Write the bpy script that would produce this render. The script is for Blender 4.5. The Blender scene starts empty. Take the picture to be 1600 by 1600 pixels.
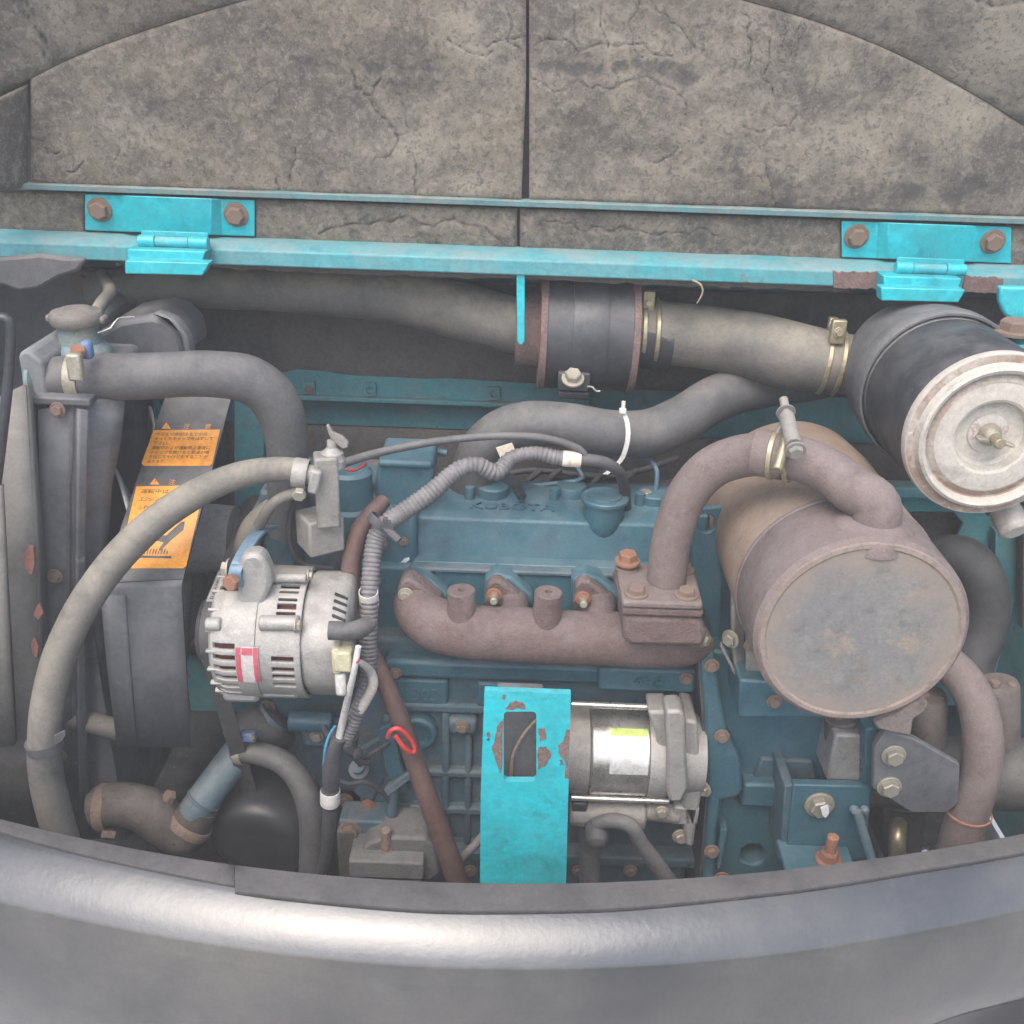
import bpy, bmesh, math, random
import numpy as np
from mathutils import Vector, Matrix, noise as mnoise
random.seed(7); rng = np.random.default_rng(7)
R = math.radians
scene = bpy.context.scene
col = scene.collection

# ---------------------------------------------------------------- camera
F_PX = 1605.0; PITCH = R(25.0); ROLL = R(2.0); ZT = 1.0
FWD = Vector((0, math.cos(PITCH), -math.sin(PITCH)))
R0 = Vector((1, 0, 0)); U0 = Vector((0, math.sin(PITCH), math.cos(PITCH)))
RGT = R0*math.cos(ROLL) + U0*math.sin(ROLL)
UPV = U0*math.cos(ROLL) - R0*math.sin(ROLL)
CAM = Vector((0, 0, ZT)) - FWD*1.1235
cd = bpy.data.cameras.new("camera"); cam = bpy.data.objects.new("camera", cd); col.objects.link(cam)
cd.sensor_width = 36; cd.lens = 36*F_PX/1600; cd.clip_start = 0.02; cd.clip_end = 500
m3 = Matrix((RGT, UPV, -FWD)).transposed(); mm = m3.to_4x4(); mm.translation = CAM
cam.matrix_world = mm; scene.camera = cam
cd.dof.use_dof = False

# ---------------------------------------------------------------- sky, sun, exposure
SUN_EL = R(58); SUN_AZ = R(200)     # azimuth measured from +Y clockwise: behind the viewer
world = bpy.data.worlds.new("World"); scene.world = world; world.use_nodes = True
nt = world.node_tree; nt.nodes.clear()
wo = nt.nodes.new("ShaderNodeOutputWorld"); bg = nt.nodes.new("ShaderNodeBackground")
sk = nt.nodes.new("ShaderNodeTexSky"); sk.sky_type = 'NISHITA'; sk.sun_disc = False
sk.sun_elevation = SUN_EL; sk.sun_rotation = SUN_AZ; sk.air_density = 1.0; sk.dust_density = 3.5; sk.ozone_density = 1.0
hs = nt.nodes.new("ShaderNodeHueSaturation"); hs.inputs['Saturation'].default_value = 0.88
nt.links.new(sk.outputs[0], hs.inputs['Color']); nt.links.new(hs.outputs[0], bg.inputs[0])
bg.inputs[1].default_value = 0.15; nt.links.new(bg.outputs[0], wo.inputs[0])
sl = bpy.data.lights.new("sun", 'SUN'); sl.energy = 0.75; sl.angle = R(55); sl.color = (1, .965, .92)
so = bpy.data.objects.new("sun", sl); col.objects.link(so)
sd = Vector((math.sin(SUN_AZ)*math.cos(SUN_EL), math.cos(SUN_AZ)*math.cos(SUN_EL), math.sin(SUN_EL)))
so.rotation_euler = sd.to_track_quat('Z', 'Y').to_euler(); so.location = sd*20
vs = scene.view_settings; vs.view_transform = 'Standard'; vs.look = 'None'; vs.gamma = 1; vs.use_curve_mapping = False
vs.exposure = 1.40
scene.cycles.max_bounces = 8; scene.cycles.diffuse_bounces = 5

# ---------------------------------------------------------------- pixel helpers (photo is 1600 px square)
def ray(px, py): return (FWD*F_PX + RGT*(px-800) - UPV*(py-800))
def P(px, py, Y):
    d = ray(px, py); return CAM + d*((Y-CAM.y)/d.y)
def PZ(px, py, z):
    d = ray(px, py); return CAM + d*((z-CAM.z)/d.z)
def PX(px, py, x):
    d = ray(px, py); return CAM + d*((x-CAM.x)/d.x)
def PP(px, py, p0, n):
    d = ray(px, py); return CAM + d*((p0-CAM).dot(n)/d.dot(n))
def S(p): return (p-CAM).dot(FWD)/F_PX
def zp(py, Y, px=800): return P(px, py, Y).z
def xp(px, py, Y): return P(px, py, Y).x

# ---------------------------------------------------------------- materials
MATS = {}
def mat(name, c1, c2=None, sc=18, rough=.6, rvar=.12, metal=0.0, bump=.15, bsc=260, dust=.0, dcol=(.30,.27,.23),
        spots=None, spots2=None, spec=.45, coat=0.0, speck=.0, grime=.55, fine=.4):
    m = bpy.data.materials.new(name); m.use_nodes = True; MATS[name] = m
    t = m.node_tree; N = t.nodes; L = t.links
    b = N["Principled BSDF"]; b.inputs['Metallic'].default_value = metal
    b.inputs['Specular IOR Level'].default_value = spec; b.inputs['Coat Weight'].default_value = coat
    b.inputs['Coat Roughness'].default_value = .25
    tc = N.new("ShaderNodeTexCoord")
    def nz(scale, det=6, rg=.6, dist=0.0):
        n = N.new("ShaderNodeTexNoise"); n.inputs['Scale'].default_value = scale; n.inputs['Detail'].default_value = det
        n.inputs['Roughness'].default_value = rg; n.inputs['Distortion'].default_value = dist
        L.new(tc.outputs['Object'], n.inputs['Vector']); return n.outputs[0]
    def rng_(src, a, bb, lo=0.0, hi=1.0):
        n = N.new("ShaderNodeMapRange"); n.inputs[1].default_value = a; n.inputs[2].default_value = bb
        n.inputs[3].default_value = lo; n.inputs[4].default_value = hi; n.interpolation_type = 'SMOOTHSTEP'
        L.new(src, n.inputs[0]); return n.outputs[0]
    def mix(f, a, bb):
        n = N.new("ShaderNodeMix"); n.data_type = 'RGBA'
        if isinstance(f, float): n.inputs[0].default_value = f
        else: L.new(f, n.inputs[0])
        for i, v in ((6, a), (7, bb)):
            if isinstance(v, tuple): n.inputs[i].default_value = (*v, 1)
            else: L.new(v, n.inputs[i])
        return n.outputs[2]
    def mul(a, bb):
        n = N.new("ShaderNodeMath"); n.operation = 'MULTIPLY'
        for i, v in ((0, a), (1, bb)):
            if isinstance(v, (int, float)): n.inputs[i].default_value = v
            else: L.new(v, n.inputs[i])
        return n.outputs[0]
    if c2 is None: c2 = tuple(x*.72 for x in c1)
    big = nz(sc); c = mix(rng_(big, .32, .68), c1, c2)
    c = mix(mul(rng_(nz(sc*7, 4), .45, .75), .35), c, tuple(min(1, x*1.35+.01) for x in c1))
    rough_out = rng_(nz(sc*2.3), .3, .7, max(.05, rough-rvar), min(1, rough+rvar))
    hgt = nz(bsc, 5)
    for sp in (spots, spots2):
        if sp:
            f = rng_(nz(sp[1], 8, .65, .4), sp[2], sp[2]+sp[3] if len(sp) > 3 else sp[2]+.03)
            c = mix(f, c, sp[0])
            n = N.new("ShaderNodeMix"); n.data_type = 'FLOAT'; L.new(f, n.inputs[0]); L.new(rough_out, n.inputs[2]); n.inputs[3].default_value = .85
            rough_out = n.outputs[0]
    if speck:
        c = mix(mul(rng_(nz(bsc*1.6, 2), .60, .70), speck*.45), c, tuple(min(1, x*1.5+.06) for x in c1))
        c = mix(mul(rng_(nz(bsc*1.1, 3), .62, .72), speck), c, tuple(x*.35 for x in c1))
    c = mix(mul(rng_(nz(bsc*.9, 6, .75), .40, .62), fine), c, tuple(x*.55 for x in c1))
    c = mix(mul(rng_(nz(sc*3.1, 9, .72, .3), .50, .72), grime), c, tuple(x*.30 for x in c1))
    c = mix(mul(rng_(nz(sc*5.3, 9, .75), .56, .70), grime*.5), c, tuple(min(1, x*.6+.12) for x in c1))
    if dust:
        g = N.new("ShaderNodeNewGeometry"); sx = N.new("ShaderNodeSeparateXYZ"); L.new(g.outputs['Normal'], sx.inputs[0])
        f = mul(rng_(sx.outputs[2], -.45, .95, .22, 1.0), mul(rng_(nz(sc*1.9, 11, .76, .25), .36, .66, .22, 1.0), dust))
        c = mix(f, c, dcol)
        n = N.new("ShaderNodeMix"); n.data_type = 'FLOAT'; L.new(f, n.inputs[0]); L.new(rough_out, n.inputs[2]); n.inputs[3].default_value = .92
        rough_out = n.outputs[0]
    L.new(c, b.inputs['Base Color']); L.new(rough_out, b.inputs['Roughness'])
    if bump:
        bp = N.new("ShaderNodeBump"); bp.inputs['Strength'].default_value = bump; bp.inputs['Distance'].default_value = .0025
        L.new(hgt, bp.inputs['Height']); L.new(bp.outputs[0], b.inputs['Normal'])
    return m

TEAL = (.004, .46, .52)
mat('teal_worn', (.02,.30,.34), (.10,.27,.29), sc=11, rough=.5, dust=.7, dcol=(.24,.26,.25), bump=.15, bsc=150, spots=((.15,.095,.075), 20, .66, .05), grime=.4)
mat('teal', TEAL, (.010, .34, .39), sc=9, rough=.38, dust=.22, bump=.08, bsc=120, spots=((.16,.085,.055), 26, .69, .05), coat=.2)
mat('teal_rusty', TEAL, (.012, .30, .36), sc=9, rough=.42, dust=.5, bump=.15, bsc=150, spots=((.17,.10,.085), 21, .60, .03))
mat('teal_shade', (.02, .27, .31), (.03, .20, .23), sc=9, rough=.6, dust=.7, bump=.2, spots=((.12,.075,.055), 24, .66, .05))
mat('rust', (.15,.098,.088), (.20,.135,.118), sc=40, rough=.9, bump=.7, bsc=300, speck=.4)
mat('engine_blue', (.022,.098,.132), (.032,.102,.13), sc=9, rough=.36, dust=.38, dcol=(.20,.245,.26), bump=.25, bsc=420, spots=((.20,.12,.08), 17, .69, .06), speck=.12)
mat('engine_blue_dirty', (.034,.10,.135), (.045,.085,.105), sc=14, rough=.55, dust=.6, dcol=(.19,.185,.175), bump=.35, bsc=350, spots=((.20,.11,.07), 13, .60, .10), spots2=((.035,.034,.035), 8, .62, .1), speck=.08)
mat('engine_blue_light', (.07,.14,.185), (.07,.115,.14), sc=15, rough=.45, dust=.5, bump=.15)
mat('exhaust', (.175,.134,.122), (.135,.097,.083), sc=14, rough=.85, bump=.55, bsc=420, dust=.35, dcol=(.255,.225,.22), spots=((.18,.115,.08), 14, .58, .18), speck=.6)
mat('exhaust_cast', (.145,.098,.088), (.11,.066,.053), sc=20, rough=.9, bump=1.0, bsc=380, dust=.40, dcol=(.24,.215,.215), spots=((.17,.085,.05), 24, .62, .1), speck=.7)
mat('muffler_tan', (.235,.165,.118), (.18,.12,.085), sc=7, rough=.8, bump=.25, bsc=260, dust=.4, dcol=(.32,.27,.22), spots=((.20,.085,.05), 9, .62, .12))
mat('muffler_face', (.175,.168,.155), (.145,.143,.142), sc=11, rough=.8, bump=.3, bsc=250, spots=((.225,.19,.15), 26, .55, .14), spots2=((.215,.17,.135), 7, .58, .2), speck=.25)
mat('muffler_rim', (.20,.158,.132), (.23,.185,.16), sc=14, rough=.85, bump=.4, bsc=300, speck=.3)
mat('rubber', (.062,.063,.068), (.09,.09,.092), sc=9, rough=.62, bump=.2, bsc=300, dust=.55, dcol=(.215,.20,.175))
mat('rubber_dusty', (.085,.082,.08), (.15,.136,.115), sc=8, rough=.7, bump=.2, bsc=260, dust=.85, dcol=(.275,.248,.195))
mat('rubber_dark', (.04,.042,.047), (.06,.06,.064), sc=12, rough=.6, bump=.15, dust=.45, dcol=(.17,.16,.155))
mat('hose_brown', (.115,.060,.050), (.085,.05,.045), sc=16, rough=.6, bump=.2, dust=.35, dcol=(.2,.15,.13))
mat('black_paint', (.018,.020,.025), (.03,.032,.038), sc=10, rough=.36, bump=.1, bsc=180, dust=.35, dcol=(.20,.195,.19), spots=((.17,.10,.085), 17, .70, .04))
mat('black_sheet', (.06,.064,.073), (.10,.10,.105), sc=7, rough=.5, bump=.12, bsc=160, dust=.7, dcol=(.23,.225,.22), spots=((.19,.185,.18), 26, .64, .08))
mat('dusty_sheet', (.17,.16,.14), (.115,.11,.104), sc=7, rough=.8, bump=.25, dust=.5, dcol=(.25,.23,.20), spots=((.22,.12,.09), 14, .71, .03))
mat('plastic_grey', (.36,.36,.345), (.42,.41,.395), sc=8, rough=.6, bump=.1, dust=.5, dcol=(.30,.28,.26))
mat('aluminium', (.37,.36,.34), (.27,.26,.245), sc=14, rough=.5, metal=.35, bump=.35, bsc=420, dust=.5, dcol=(.42,.385,.33), speck=.25)
mat('aluminium_dirty', (.27,.255,.235), (.19,.178,.16), sc=16, rough=.65, metal=.2, bump=.4, bsc=320, dust=.5, dcol=(.36,.33,.28), speck=.3)
mat('zinc_yellow', (.46,.40,.26), (.36,.31,.20), sc=30, rough=.38, metal=.7, bump=.15, dust=.25)
mat('steel_bright', (.60,.58,.54), (.45,.42,.37), sc=16, rough=.33, metal=.8, bump=.12, bsc=200, spots=((.30,.20,.11), 15, .62, .12))
mat('bolt_rust', (.19,.125,.095), (.25,.18,.13), sc=30, rough=.8, bump=.5, speck=.3, dust=.2)
mat('bolt_orange', (.34,.16,.095), (.24,.12,.08), sc=60, rough=.85, bump=.5)
mat('bolt_zinc', (.42,.39,.31), (.33,.30,.24), sc=40, rough=.5, metal=.5, bump=.2, dust=.3)
mat('cream_paint', (.47,.435,.385), (.41,.375,.325), sc=10, rough=.5, bump=.12, dust=.2, dcol=(.45,.41,.35), spots=((.36,.25,.18), 26, .69, .04), speck=.08)
mat('cream_flaked', (.48,.45,.41), (.42,.39,.35), sc=10, rough=.65, bump=.5, bsc=500, spots=((.34,.27,.23), 45, .57, .03))
mat('white_plastic', (.60,.58,.54), (.54,.52,.48), sc=20, rough=.5, bump=.05, dust=.15)
mat('tape_cream', (.72,.64,.50), (.66,.58,.46), sc=20, rough=.6, bump=.05, dust=.1)
mat('connector_yellow', (.50,.47,.31), (.44,.41,.27), sc=30, rough=.5, bump=.05, dust=.2)
mat('wire_white', (.60,.55,.49), (.50,.46,.41), sc=30, rough=.55, bump=.05, dust=.3)
mat('wire_red', (.42,.035,.03), None, sc=20, rough=.4, bump=.05)
mat('wire_tan', (.32,.24,.15), None, sc=30, rough=.6)
mat('red_plastic', (.62,.055,.05), (.55,.045,.04), sc=15, rough=.35, bump=.03)
mat('wire_blue', (.08,.30,.48), None, sc=20, rough=.4, bump=.03)
mat('tube_blue', (.12,.22,.31), None, sc=20, rough=.4, bump=.05, dust=.2)
mat('conduit', (.095,.092,.10), (.125,.12,.125), sc=24, rough=.65, bump=.1, dust=.55, dcol=(.27,.255,.235))
mat('copper_dark', (.16,.035,.03), (.07,.02,.018), sc=90, rough=.6, bump=.3)
mat('sticker_orange', (.78,.29,.004), (.70,.255,.004), sc=7, rough=.42, bump=.03, dust=.1, spots=((.80,.42,.14), 20, .72, .06))
mat('sticker_black', (.018,.017,.018), None, sc=20, rough=.4, bump=.02)
mat('sticker_ink', (.10,.055,.02), None, sc=20, rough=.5, bump=.0)
mat('sticker_white', (.50,.46,.44), (.44,.38,.36), sc=60, rough=.5, bump=.03, spots=((.5,.1,.14), 90, .66, .04))
mat('sticker_red', (.46,.09,.12), None, sc=40, rough=.45, bump=.02, spots=((.6,.5,.5), 120, .64, .04))
mat('sticker_green', (.42,.56,.10), (.46,.52,.18), sc=40, rough=.45, bump=.02)
mat('sticker_silver', (.62,.61,.58), (.5,.48,.44), sc=30, rough=.35, metal=.4, bump=.05, spots=((.38,.28,.18), 40, .68, .05))
mat('belt', (.045,.044,.045), (.06,.058,.058), sc=20, rough=.75, bump=.2, dust=.25, dcol=(.18,.17,.165))
mat('belt_print', (.36,.35,.335), None, sc=60, rough=.7, bump=.05)
mat('bulkhead', (.085,.078,.076), (.125,.11,.098), sc=6, rough=.9, bump=.6, bsc=200, spots=((.13,.12,.11), 70, .70, .05), dust=.3, dcol=(.16,.14,.12))
mat('cap_grey', (.13,.115,.10), (.17,.15,.13), sc=20, rough=.7, metal=.2, bump=.3, dust=.5, dcol=(.28,.25,.22))
mat('brass_tank', (.14,.145,.15), (.11,.125,.14), sc=9, rough=.6, bump=.3, dust=.7, dcol=(.26,.25,.235), spots=((.28,.24,.13), 19, .70, .06), spots2=((.11,.20,.25), 15, .68, .1))
mat('verdigris', (.15,.22,.235), (.20,.22,.20), sc=26, rough=.75, bump=.4, spots=((.30,.28,.20), 26, .6, .1))
mat('blue_clip', (.10,.19,.36), None, sc=30, rough=.5, dust=.3)
mat('primer_rust', (.23,.10,.075), (.19,.085,.065), sc=40, rough=.85, bump=.4)
mat('white_bare', (.80,.80,.78), None, sc=40, rough=.7, bump=.1)
mat('ground', (.44,.435,.42), (.38,.375,.365), sc=1.2, rough=.9, bump=.4, bsc=60, speck=.3)
mat('pump_alloy', (.12,.118,.112), (.08,.078,.074), sc=14, rough=.6, metal=.2, bump=.4, dust=.35, dcol=(.22,.205,.185))
mat('filter_black', (.014,.015,.017), (.022,.023,.026), sc=7, rough=.42, bump=.08, dust=.22, dcol=(.10,.10,.10), grime=.1)
mat('mount_grey', (.085,.092,.098), (.12,.115,.105), sc=16, rough=.7, bump=.4, dust=.5, dcol=(.20,.195,.185), spots=((.16,.10,.075), 18, .64, .08))
mat('cream_rusty', (.40,.36,.32), (.30,.235,.19), sc=26, rough=.8, bump=.4, spots=((.26,.175,.13), 22, .50, .06), spots2=((.56,.53,.49), 40, .62, .03))
mat('pump_brown', (.062,.053,.048), (.10,.08,.068), sc=14, rough=.75, bump=.4, dust=.6, dcol=(.23,.20,.175))

def tweak_counterweight():
    m = mat('counterweight', (.018,.019,.022), (.095,.088,.077), sc=2.6, rough=.34, rvar=.08, bump=.0, dust=.22, dcol=(.13,.126,.118), spec=.35, coat=.9, grime=.35, fine=.15, spots=((.17,.168,.16), 7, .66, .16), spots2=((.22,.22,.215), 55, .735, .03))
    N = m.node_tree.nodes; L = m.node_tree.links; b = N["Principled BSDF"]
    tc = N.new("ShaderNodeTexCoord")
    n1 = N.new("ShaderNodeTexNoise"); n1.inputs['Scale'].default_value = 190; n1.inputs['Detail'].default_value = 3; n1.inputs['Roughness'].default_value = .55
    n2 = N.new("ShaderNodeTexNoise"); n2.inputs['Scale'].default_value = 14; n2.inputs['Detail'].default_value = 3
    for n in (n1, n2): L.new(tc.outputs['Object'], n.inputs['Vector'])
    b1 = N.new("ShaderNodeBump"); b1.inputs['Strength'].default_value = .08; b1.inputs['Distance'].default_value = .002
    b2 = N.new("ShaderNodeBump"); b2.inputs['Strength'].default_value = .12; b2.inputs['Distance'].default_value = .008
    L.new(n1.outputs[0], b1.inputs['Height']); L.new(n2.outputs[0], b2.inputs['Height']); L.new(b2.outputs[0], b1.inputs['Normal'])
    L.new(b1.outputs[0], b.inputs['Normal']); L.new(b1.outputs[0], b.inputs['Coat Normal'])
    b.inputs['Coat Roughness'].default_value = .20; b.inputs['Coat IOR'].default_value = 1.72
tweak_counterweight()

def tweak_muffler_face(c, r):      # rust creeping in from the welded edge of the end disc
    m = MATS['muffler_face']; N = m.node_tree.nodes; L = m.node_tree.links; b = N["Principled BSDF"]
    src = b.inputs['Base Color'].links[0].from_socket
    tc = N.new("ShaderNodeTexCoord"); vm = N.new("ShaderNodeVectorMath"); vm.operation = 'DISTANCE'; vm.inputs[1].default_value = c
    L.new(tc.outputs['Object'], vm.inputs[0])
    n = N.new("ShaderNodeTexNoise"); n.inputs['Scale'].default_value = 30; n.inputs['Detail'].default_value = 8; n.inputs['Roughness'].default_value = .65; L.new(tc.outputs['Object'], n.inputs['Vector'])
    ma = N.new("ShaderNodeMath"); ma.operation = 'MULTIPLY_ADD'; L.new(n.outputs[0], ma.inputs[0]); ma.inputs[1].default_value = r*1.1; L.new(vm.outputs['Value'], ma.inputs[2])
    mr = N.new("ShaderNodeMapRange"); mr.interpolation_type = 'SMOOTHSTEP'; L.new(ma.outputs[0], mr.inputs[0]); mr.inputs[1].default_value = r*1.05; mr.inputs[2].default_value = r*1.62
    mx = N.new("ShaderNodeMix"); mx.data_type = 'RGBA'; L.new(mr.outputs[0], mx.inputs[0]); L.new(src, mx.inputs[6]); mx.inputs[7].default_value = (.205,.165,.135,1)
    L.new(mx.outputs[2], b.inputs['Base Color'])
def make_foam():
    m = bpy.data.materials.new('foam'); m.use_nodes = True; MATS['foam'] = m
    t = m.node_tree; N = t.nodes; L = t.links; b = N["Principled BSDF"]
    b.inputs['Specular IOR Level'].default_value = .3
    tc = N.new("ShaderNodeTexCoord")
    def nz(scale, det=6, rg=.6, dist=0.0):
        n = N.new("ShaderNodeTexNoise"); n.inputs['Scale'].default_value = scale; n.inputs['Detail'].default_value = det
        n.inputs['Roughness'].default_value = rg; n.inputs['Distortion'].default_value = dist
        L.new(tc.outputs['Object'], n.inputs['Vector']); return n
    def rg_(src, a, bb, lo=0.0, hi=1.0):
        n = N.new("ShaderNodeMapRange"); n.interpolation_type = 'SMOOTHSTEP'
        for i, v in enumerate((a, bb, lo, hi)): n.inputs[i+1].default_value = v
        L.new(src, n.inputs[0]); return n.outputs[0]
    def mix(f, a, bb):
        n = N.new("ShaderNodeMix"); n.data_type = 'RGBA'; L.new(f, n.inputs[0])
        for i, v in ((6, a), (7, bb)):
            if isinstance(v, tuple): n.inputs[i].default_value = (*v, 1)
            else: L.new(v, n.inputs[i])
        return n.outputs[2]
    def math_(op, a, bb):
        n = N.new("ShaderNodeMath"); n.operation = op
        for i, v in ((0, a), (1, bb)):
            if isinstance(v, (int, float)): n.inputs[i].default_value = v
            else: L.new(v, n.inputs[i])
        return n.outputs[0]
    at = N.new("ShaderNodeAttribute"); at.attribute_name = 'wear'
    sp = N.new("ShaderNodeSeparateColor"); L.new(at.outputs['Color'], sp.inputs[0])
    peel, crack, tan = sp.outputs[0], sp.outputs[1], sp.outputs[2]
    blot = nz(9, 9, .68, .3).outputs[0]
    fine = nz(150, 6, .7).outputs[0]
    base = mix(rg_(blot, .37, .64), (.104, .092, .080), (.178, .152, .116))
    tanf = math_('MULTIPLY', tan, rg_(math_('ADD', blot, math_('MULTIPLY', fine, .5)), .55, .95))
    base = mix(tanf, base, (.34, .305, .245))
    base = mix(math_('MULTIPLY', rg_(fine, .50, .64), .7), base, (.065, .06, .057))
    lump = nz(95, 7, .72, .6).outputs[0]
    base = mix(math_('MULTIPLY', rg_(lump, .50, .62), .36), base, (.30, .272, .225))
    base = mix(math_('MULTIPLY', rg_(lump, .48, .37), .42), base, (.06, .057, .056))
    base = mix(math_('MULTIPLY', rg_(nz(420, 3).outputs[0], .56, .68), .6), base, (.24, .22, .19))
    # dried skin breaking into small plates
    wn = nz(40, 5, .6); mixv = N.new("ShaderNodeVectorMath"); mixv.operation = 'MULTIPLY_ADD'
    L.new(wn.outputs['Color'], mixv.inputs[0]); mixv.inputs[1].default_value = (.075, .075, .075); L.new(tc.outputs['Object'], mixv.inputs[2])
    vo = N.new("ShaderNodeTexVoronoi"); vo.feature = 'DISTANCE_TO_EDGE'; vo.inputs['Scale'].default_value = 62; L.new(mixv.outputs[0], vo.inputs['Vector'])
    vo2 = N.new("ShaderNodeTexVoronoi"); vo2.feature = 'DISTANCE_TO_EDGE'; vo2.inputs['Scale'].default_value = 150; L.new(mixv.outputs[0], vo2.inputs['Vector'])
    zone = rg_(nz(7, 4, .6).outputs[0], .56, .70)
    zone2 = rg_(nz(8.5, 4, .6, .5).outputs[0], .57, .68)
    ck = math_('MULTIPLY', rg_(vo.outputs[0], .0, .055, 1, 0), zone)
    ck2 = math_('MULTIPLY', rg_(vo2.outputs[0], .0, .09, 1, 0), zone2)
    ckm = math_('MAXIMUM', ck, math_('MULTIPLY', ck2, .8))
    base = mix(math_('MULTIPLY', ckm, .55), base, (.04, .038, .037))
    pf = rg_(math_('ADD', peel, math_('MULTIPLY', math_('SUBTRACT', nz(26, 9, .7).outputs[0], .5), 2.4)), .42, .80)
    base = mix(math_('MULTIPLY', pf, .75), base, (.062, .060, .060))
    base = mix(crack, base, (.028, .027, .027))
    L.new(base, b.inputs['Base Color']); b.inputs['Roughness'].default_value = .88
    h = math_('SUBTRACT', math_('ADD', math_('ADD', math_('MULTIPLY', fine, .6), math_('MULTIPLY', lump, .9)), math_('MULTIPLY', blot, .6)), math_('MULTIPLY', ckm, .7))
    h = math_('SUBTRACT', h, math_('MULTIPLY', pf, .4))
    bp = N.new("ShaderNodeBump"); bp.inputs['Strength'].default_value = .5; bp.inputs['Distance'].default_value = .0035
    L.new(h, bp.inputs['Height']); L.new(bp.outputs[0], b.inputs['Normal'])
make_foam()

# ---------------------------------------------------------------- mesh helpers
ROOTS = []
def thing(name, label, cat, group=None):
    o = bpy.data.objects.new(name, None); col.objects.link(o); o.empty_display_size = .05
    o['label'] = label; o['category'] = cat
    if group: o['group'] = group
    ROOTS.append(o); return o
def tag(o, label, cat, group=None, kind=None):
    if label: o['label'] = label
    if cat: o['category'] = cat
    if group: o['group'] = group
    if kind: o['kind'] = kind
    return o
def finish(me, angle=38):
    me.polygons.foreach_set("use_smooth", [True]*len(me.polygons)); me.set_sharp_from_angle(angle=R(angle)); me.update()
def link(name, me, mt, parent, bev=0, bseg=2):
    if mt: me.materials.append(MATS[mt])
    o = bpy.data.objects.new(name, me); col.objects.link(o)
    if parent: o.parent = parent
    if bev:
        md = o.modifiers.new("bevel", 'BEVEL'); md.width = bev; md.segments = bseg; md.limit_method = 'ANGLE'; md.angle_limit = R(35)
        md.harden_normals = False
    return o
def mesh(name, v, f, mt, parent, bev=0, angle=38, recalc=True, bseg=2):
    me = bpy.data.meshes.new(name); me.from_pydata([tuple(p) for p in v], [], f)
    if recalc:
        bm = bmesh.new(); bm.from_mesh(me); bmesh.ops.recalc_face_normals(bm, faces=bm.faces); bm.to_mesh(me); bm.free()
    finish(me, angle); return link(name, me, mt, parent, bev, bseg)

def spline(ctrl, step):
    """ctrl: list of (Vector, radius) -> dense list, Catmull-Rom"""
    out = []
    n = len(ctrl)
    for i in range(n-1):
        p0 = ctrl[max(i-1, 0)]; p1 = ctrl[i]; p2 = ctrl[i+1]; p3 = ctrl[min(i+2, n-1)]
        L = (p2[0]-p1[0]).length; k = max(2, int(L/step))
        for j in range(k):
            t = j/k; t2 = t*t; t3 = t2*t
            f = lambda a, b, c, d: .5*((2*b)+(c-a)*t+(2*a-5*b+4*c-d)*t2+(3*b-a-3*c+d)*t3)
            out.append((f(p0[0], p1[0], p2[0], p3[0]), f(p0[1], p1[1], p2[1], p3[1])))
    out.append(ctrl[-1]); return out
def sweep(name, dense, mt, parent, segs=20, wob=0.0, ribs=None, open_end=False, squash=None):
    pts = [d[0] for d in dense]; v = []; f = []
    tang = [(pts[min(i+1, len(pts)-1)]-pts[max(i-1, 0)]).normalized() for i in range(len(pts))]
    u = tang[0].orthogonal().normalized(); s = 0
    for i, (p, r) in enumerate(dense):
        if i:
            q = tang[i-1].rotation_difference(tang[i]); u = (q @ u).normalized(); s += (pts[i]-pts[i-1]).length
        w = tang[i].cross(u)
        rr = r
        if ribs: rr = r*(1+ribs[1]*(1 if (s/ribs[0]) % 1 < .55 else -1))
        for k in range(segs):
            a = 2*math.pi*k/segs; d = u*math.cos(a)+w*math.sin(a); q_ = p+d*rr
            if wob: q_ += d*(mnoise.noise(q_*22)*wob)
            v.append(q_)
    n = len(dense)
    for i in range(n-1):
        for k in range(segs):
            a = i*segs+k; b = i*segs+(k+1) % segs
            f.append((a, b, b+segs, a+segs))
    f.append(tuple(range(segs))); f.append(tuple((n-1)*segs+k for k in range(segs)))
    return mesh(name, v, f, mt, parent, angle=50)
def pxpts(pts): 
    o = []
    for q in pts:
        p = P(q[0], q[1], q[2]); o.append((p, q[3]*S(p)))
    return o
def tube(name, pts, mt, parent, segs=22, wob=.0, ribs=None, step=.006):
    return sweep(name, spline(pxpts(pts), step), mt, parent, segs, wob, ribs)
def tubew(name, pts, mt, parent, segs=18, step=.006, wob=0, ribs=None):
    return sweep(name, spline([(Vector(p[:3]), p[3]) for p in pts], step), mt, parent, segs, wob, ribs)

def frame(axis):
    a = Vector(axis).normalized(); u = a.orthogonal().normalized()
    if abs(a.z) < .9: u = Vector((0, 0, 1)).cross(a).normalized()
    w = a.cross(u); return a, u, w
def lathe(name, org, axis, prof, mt, parent, segs=44, bev=0, angle=35, noise=0.0, closed=False, cap0=True, cap1=True):
    a, u, w = frame(axis); v = []; f = []
    for (t, r) in prof:
        for k in range(segs):
            th = 2*math.pi*k/segs
            d = u*math.cos(th)+w*math.sin(th)
            p = org+a*t+d*max(r, 1e-5)
            if noise: p += d*mnoise.noise(p*30)*noise
            v.append(p)
    for i in range(len(prof)-1):
        for k in range(segs):
            x = i*segs+k; y = i*segs+(k+1) % segs; f.append((x, y, y+segs, x+segs))
    q = (len(prof)-1)*segs
    if closed:
        for k in range(segs): f.append((q+k, q+(k+1) % segs, (k+1) % segs, k))
    else:
        if cap0: f.append(tuple(range(segs)))
        if cap1: f.append(tuple(q+k for k in range(segs)))
    return mesh(name, v, f, mt, parent, bev, angle)
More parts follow.
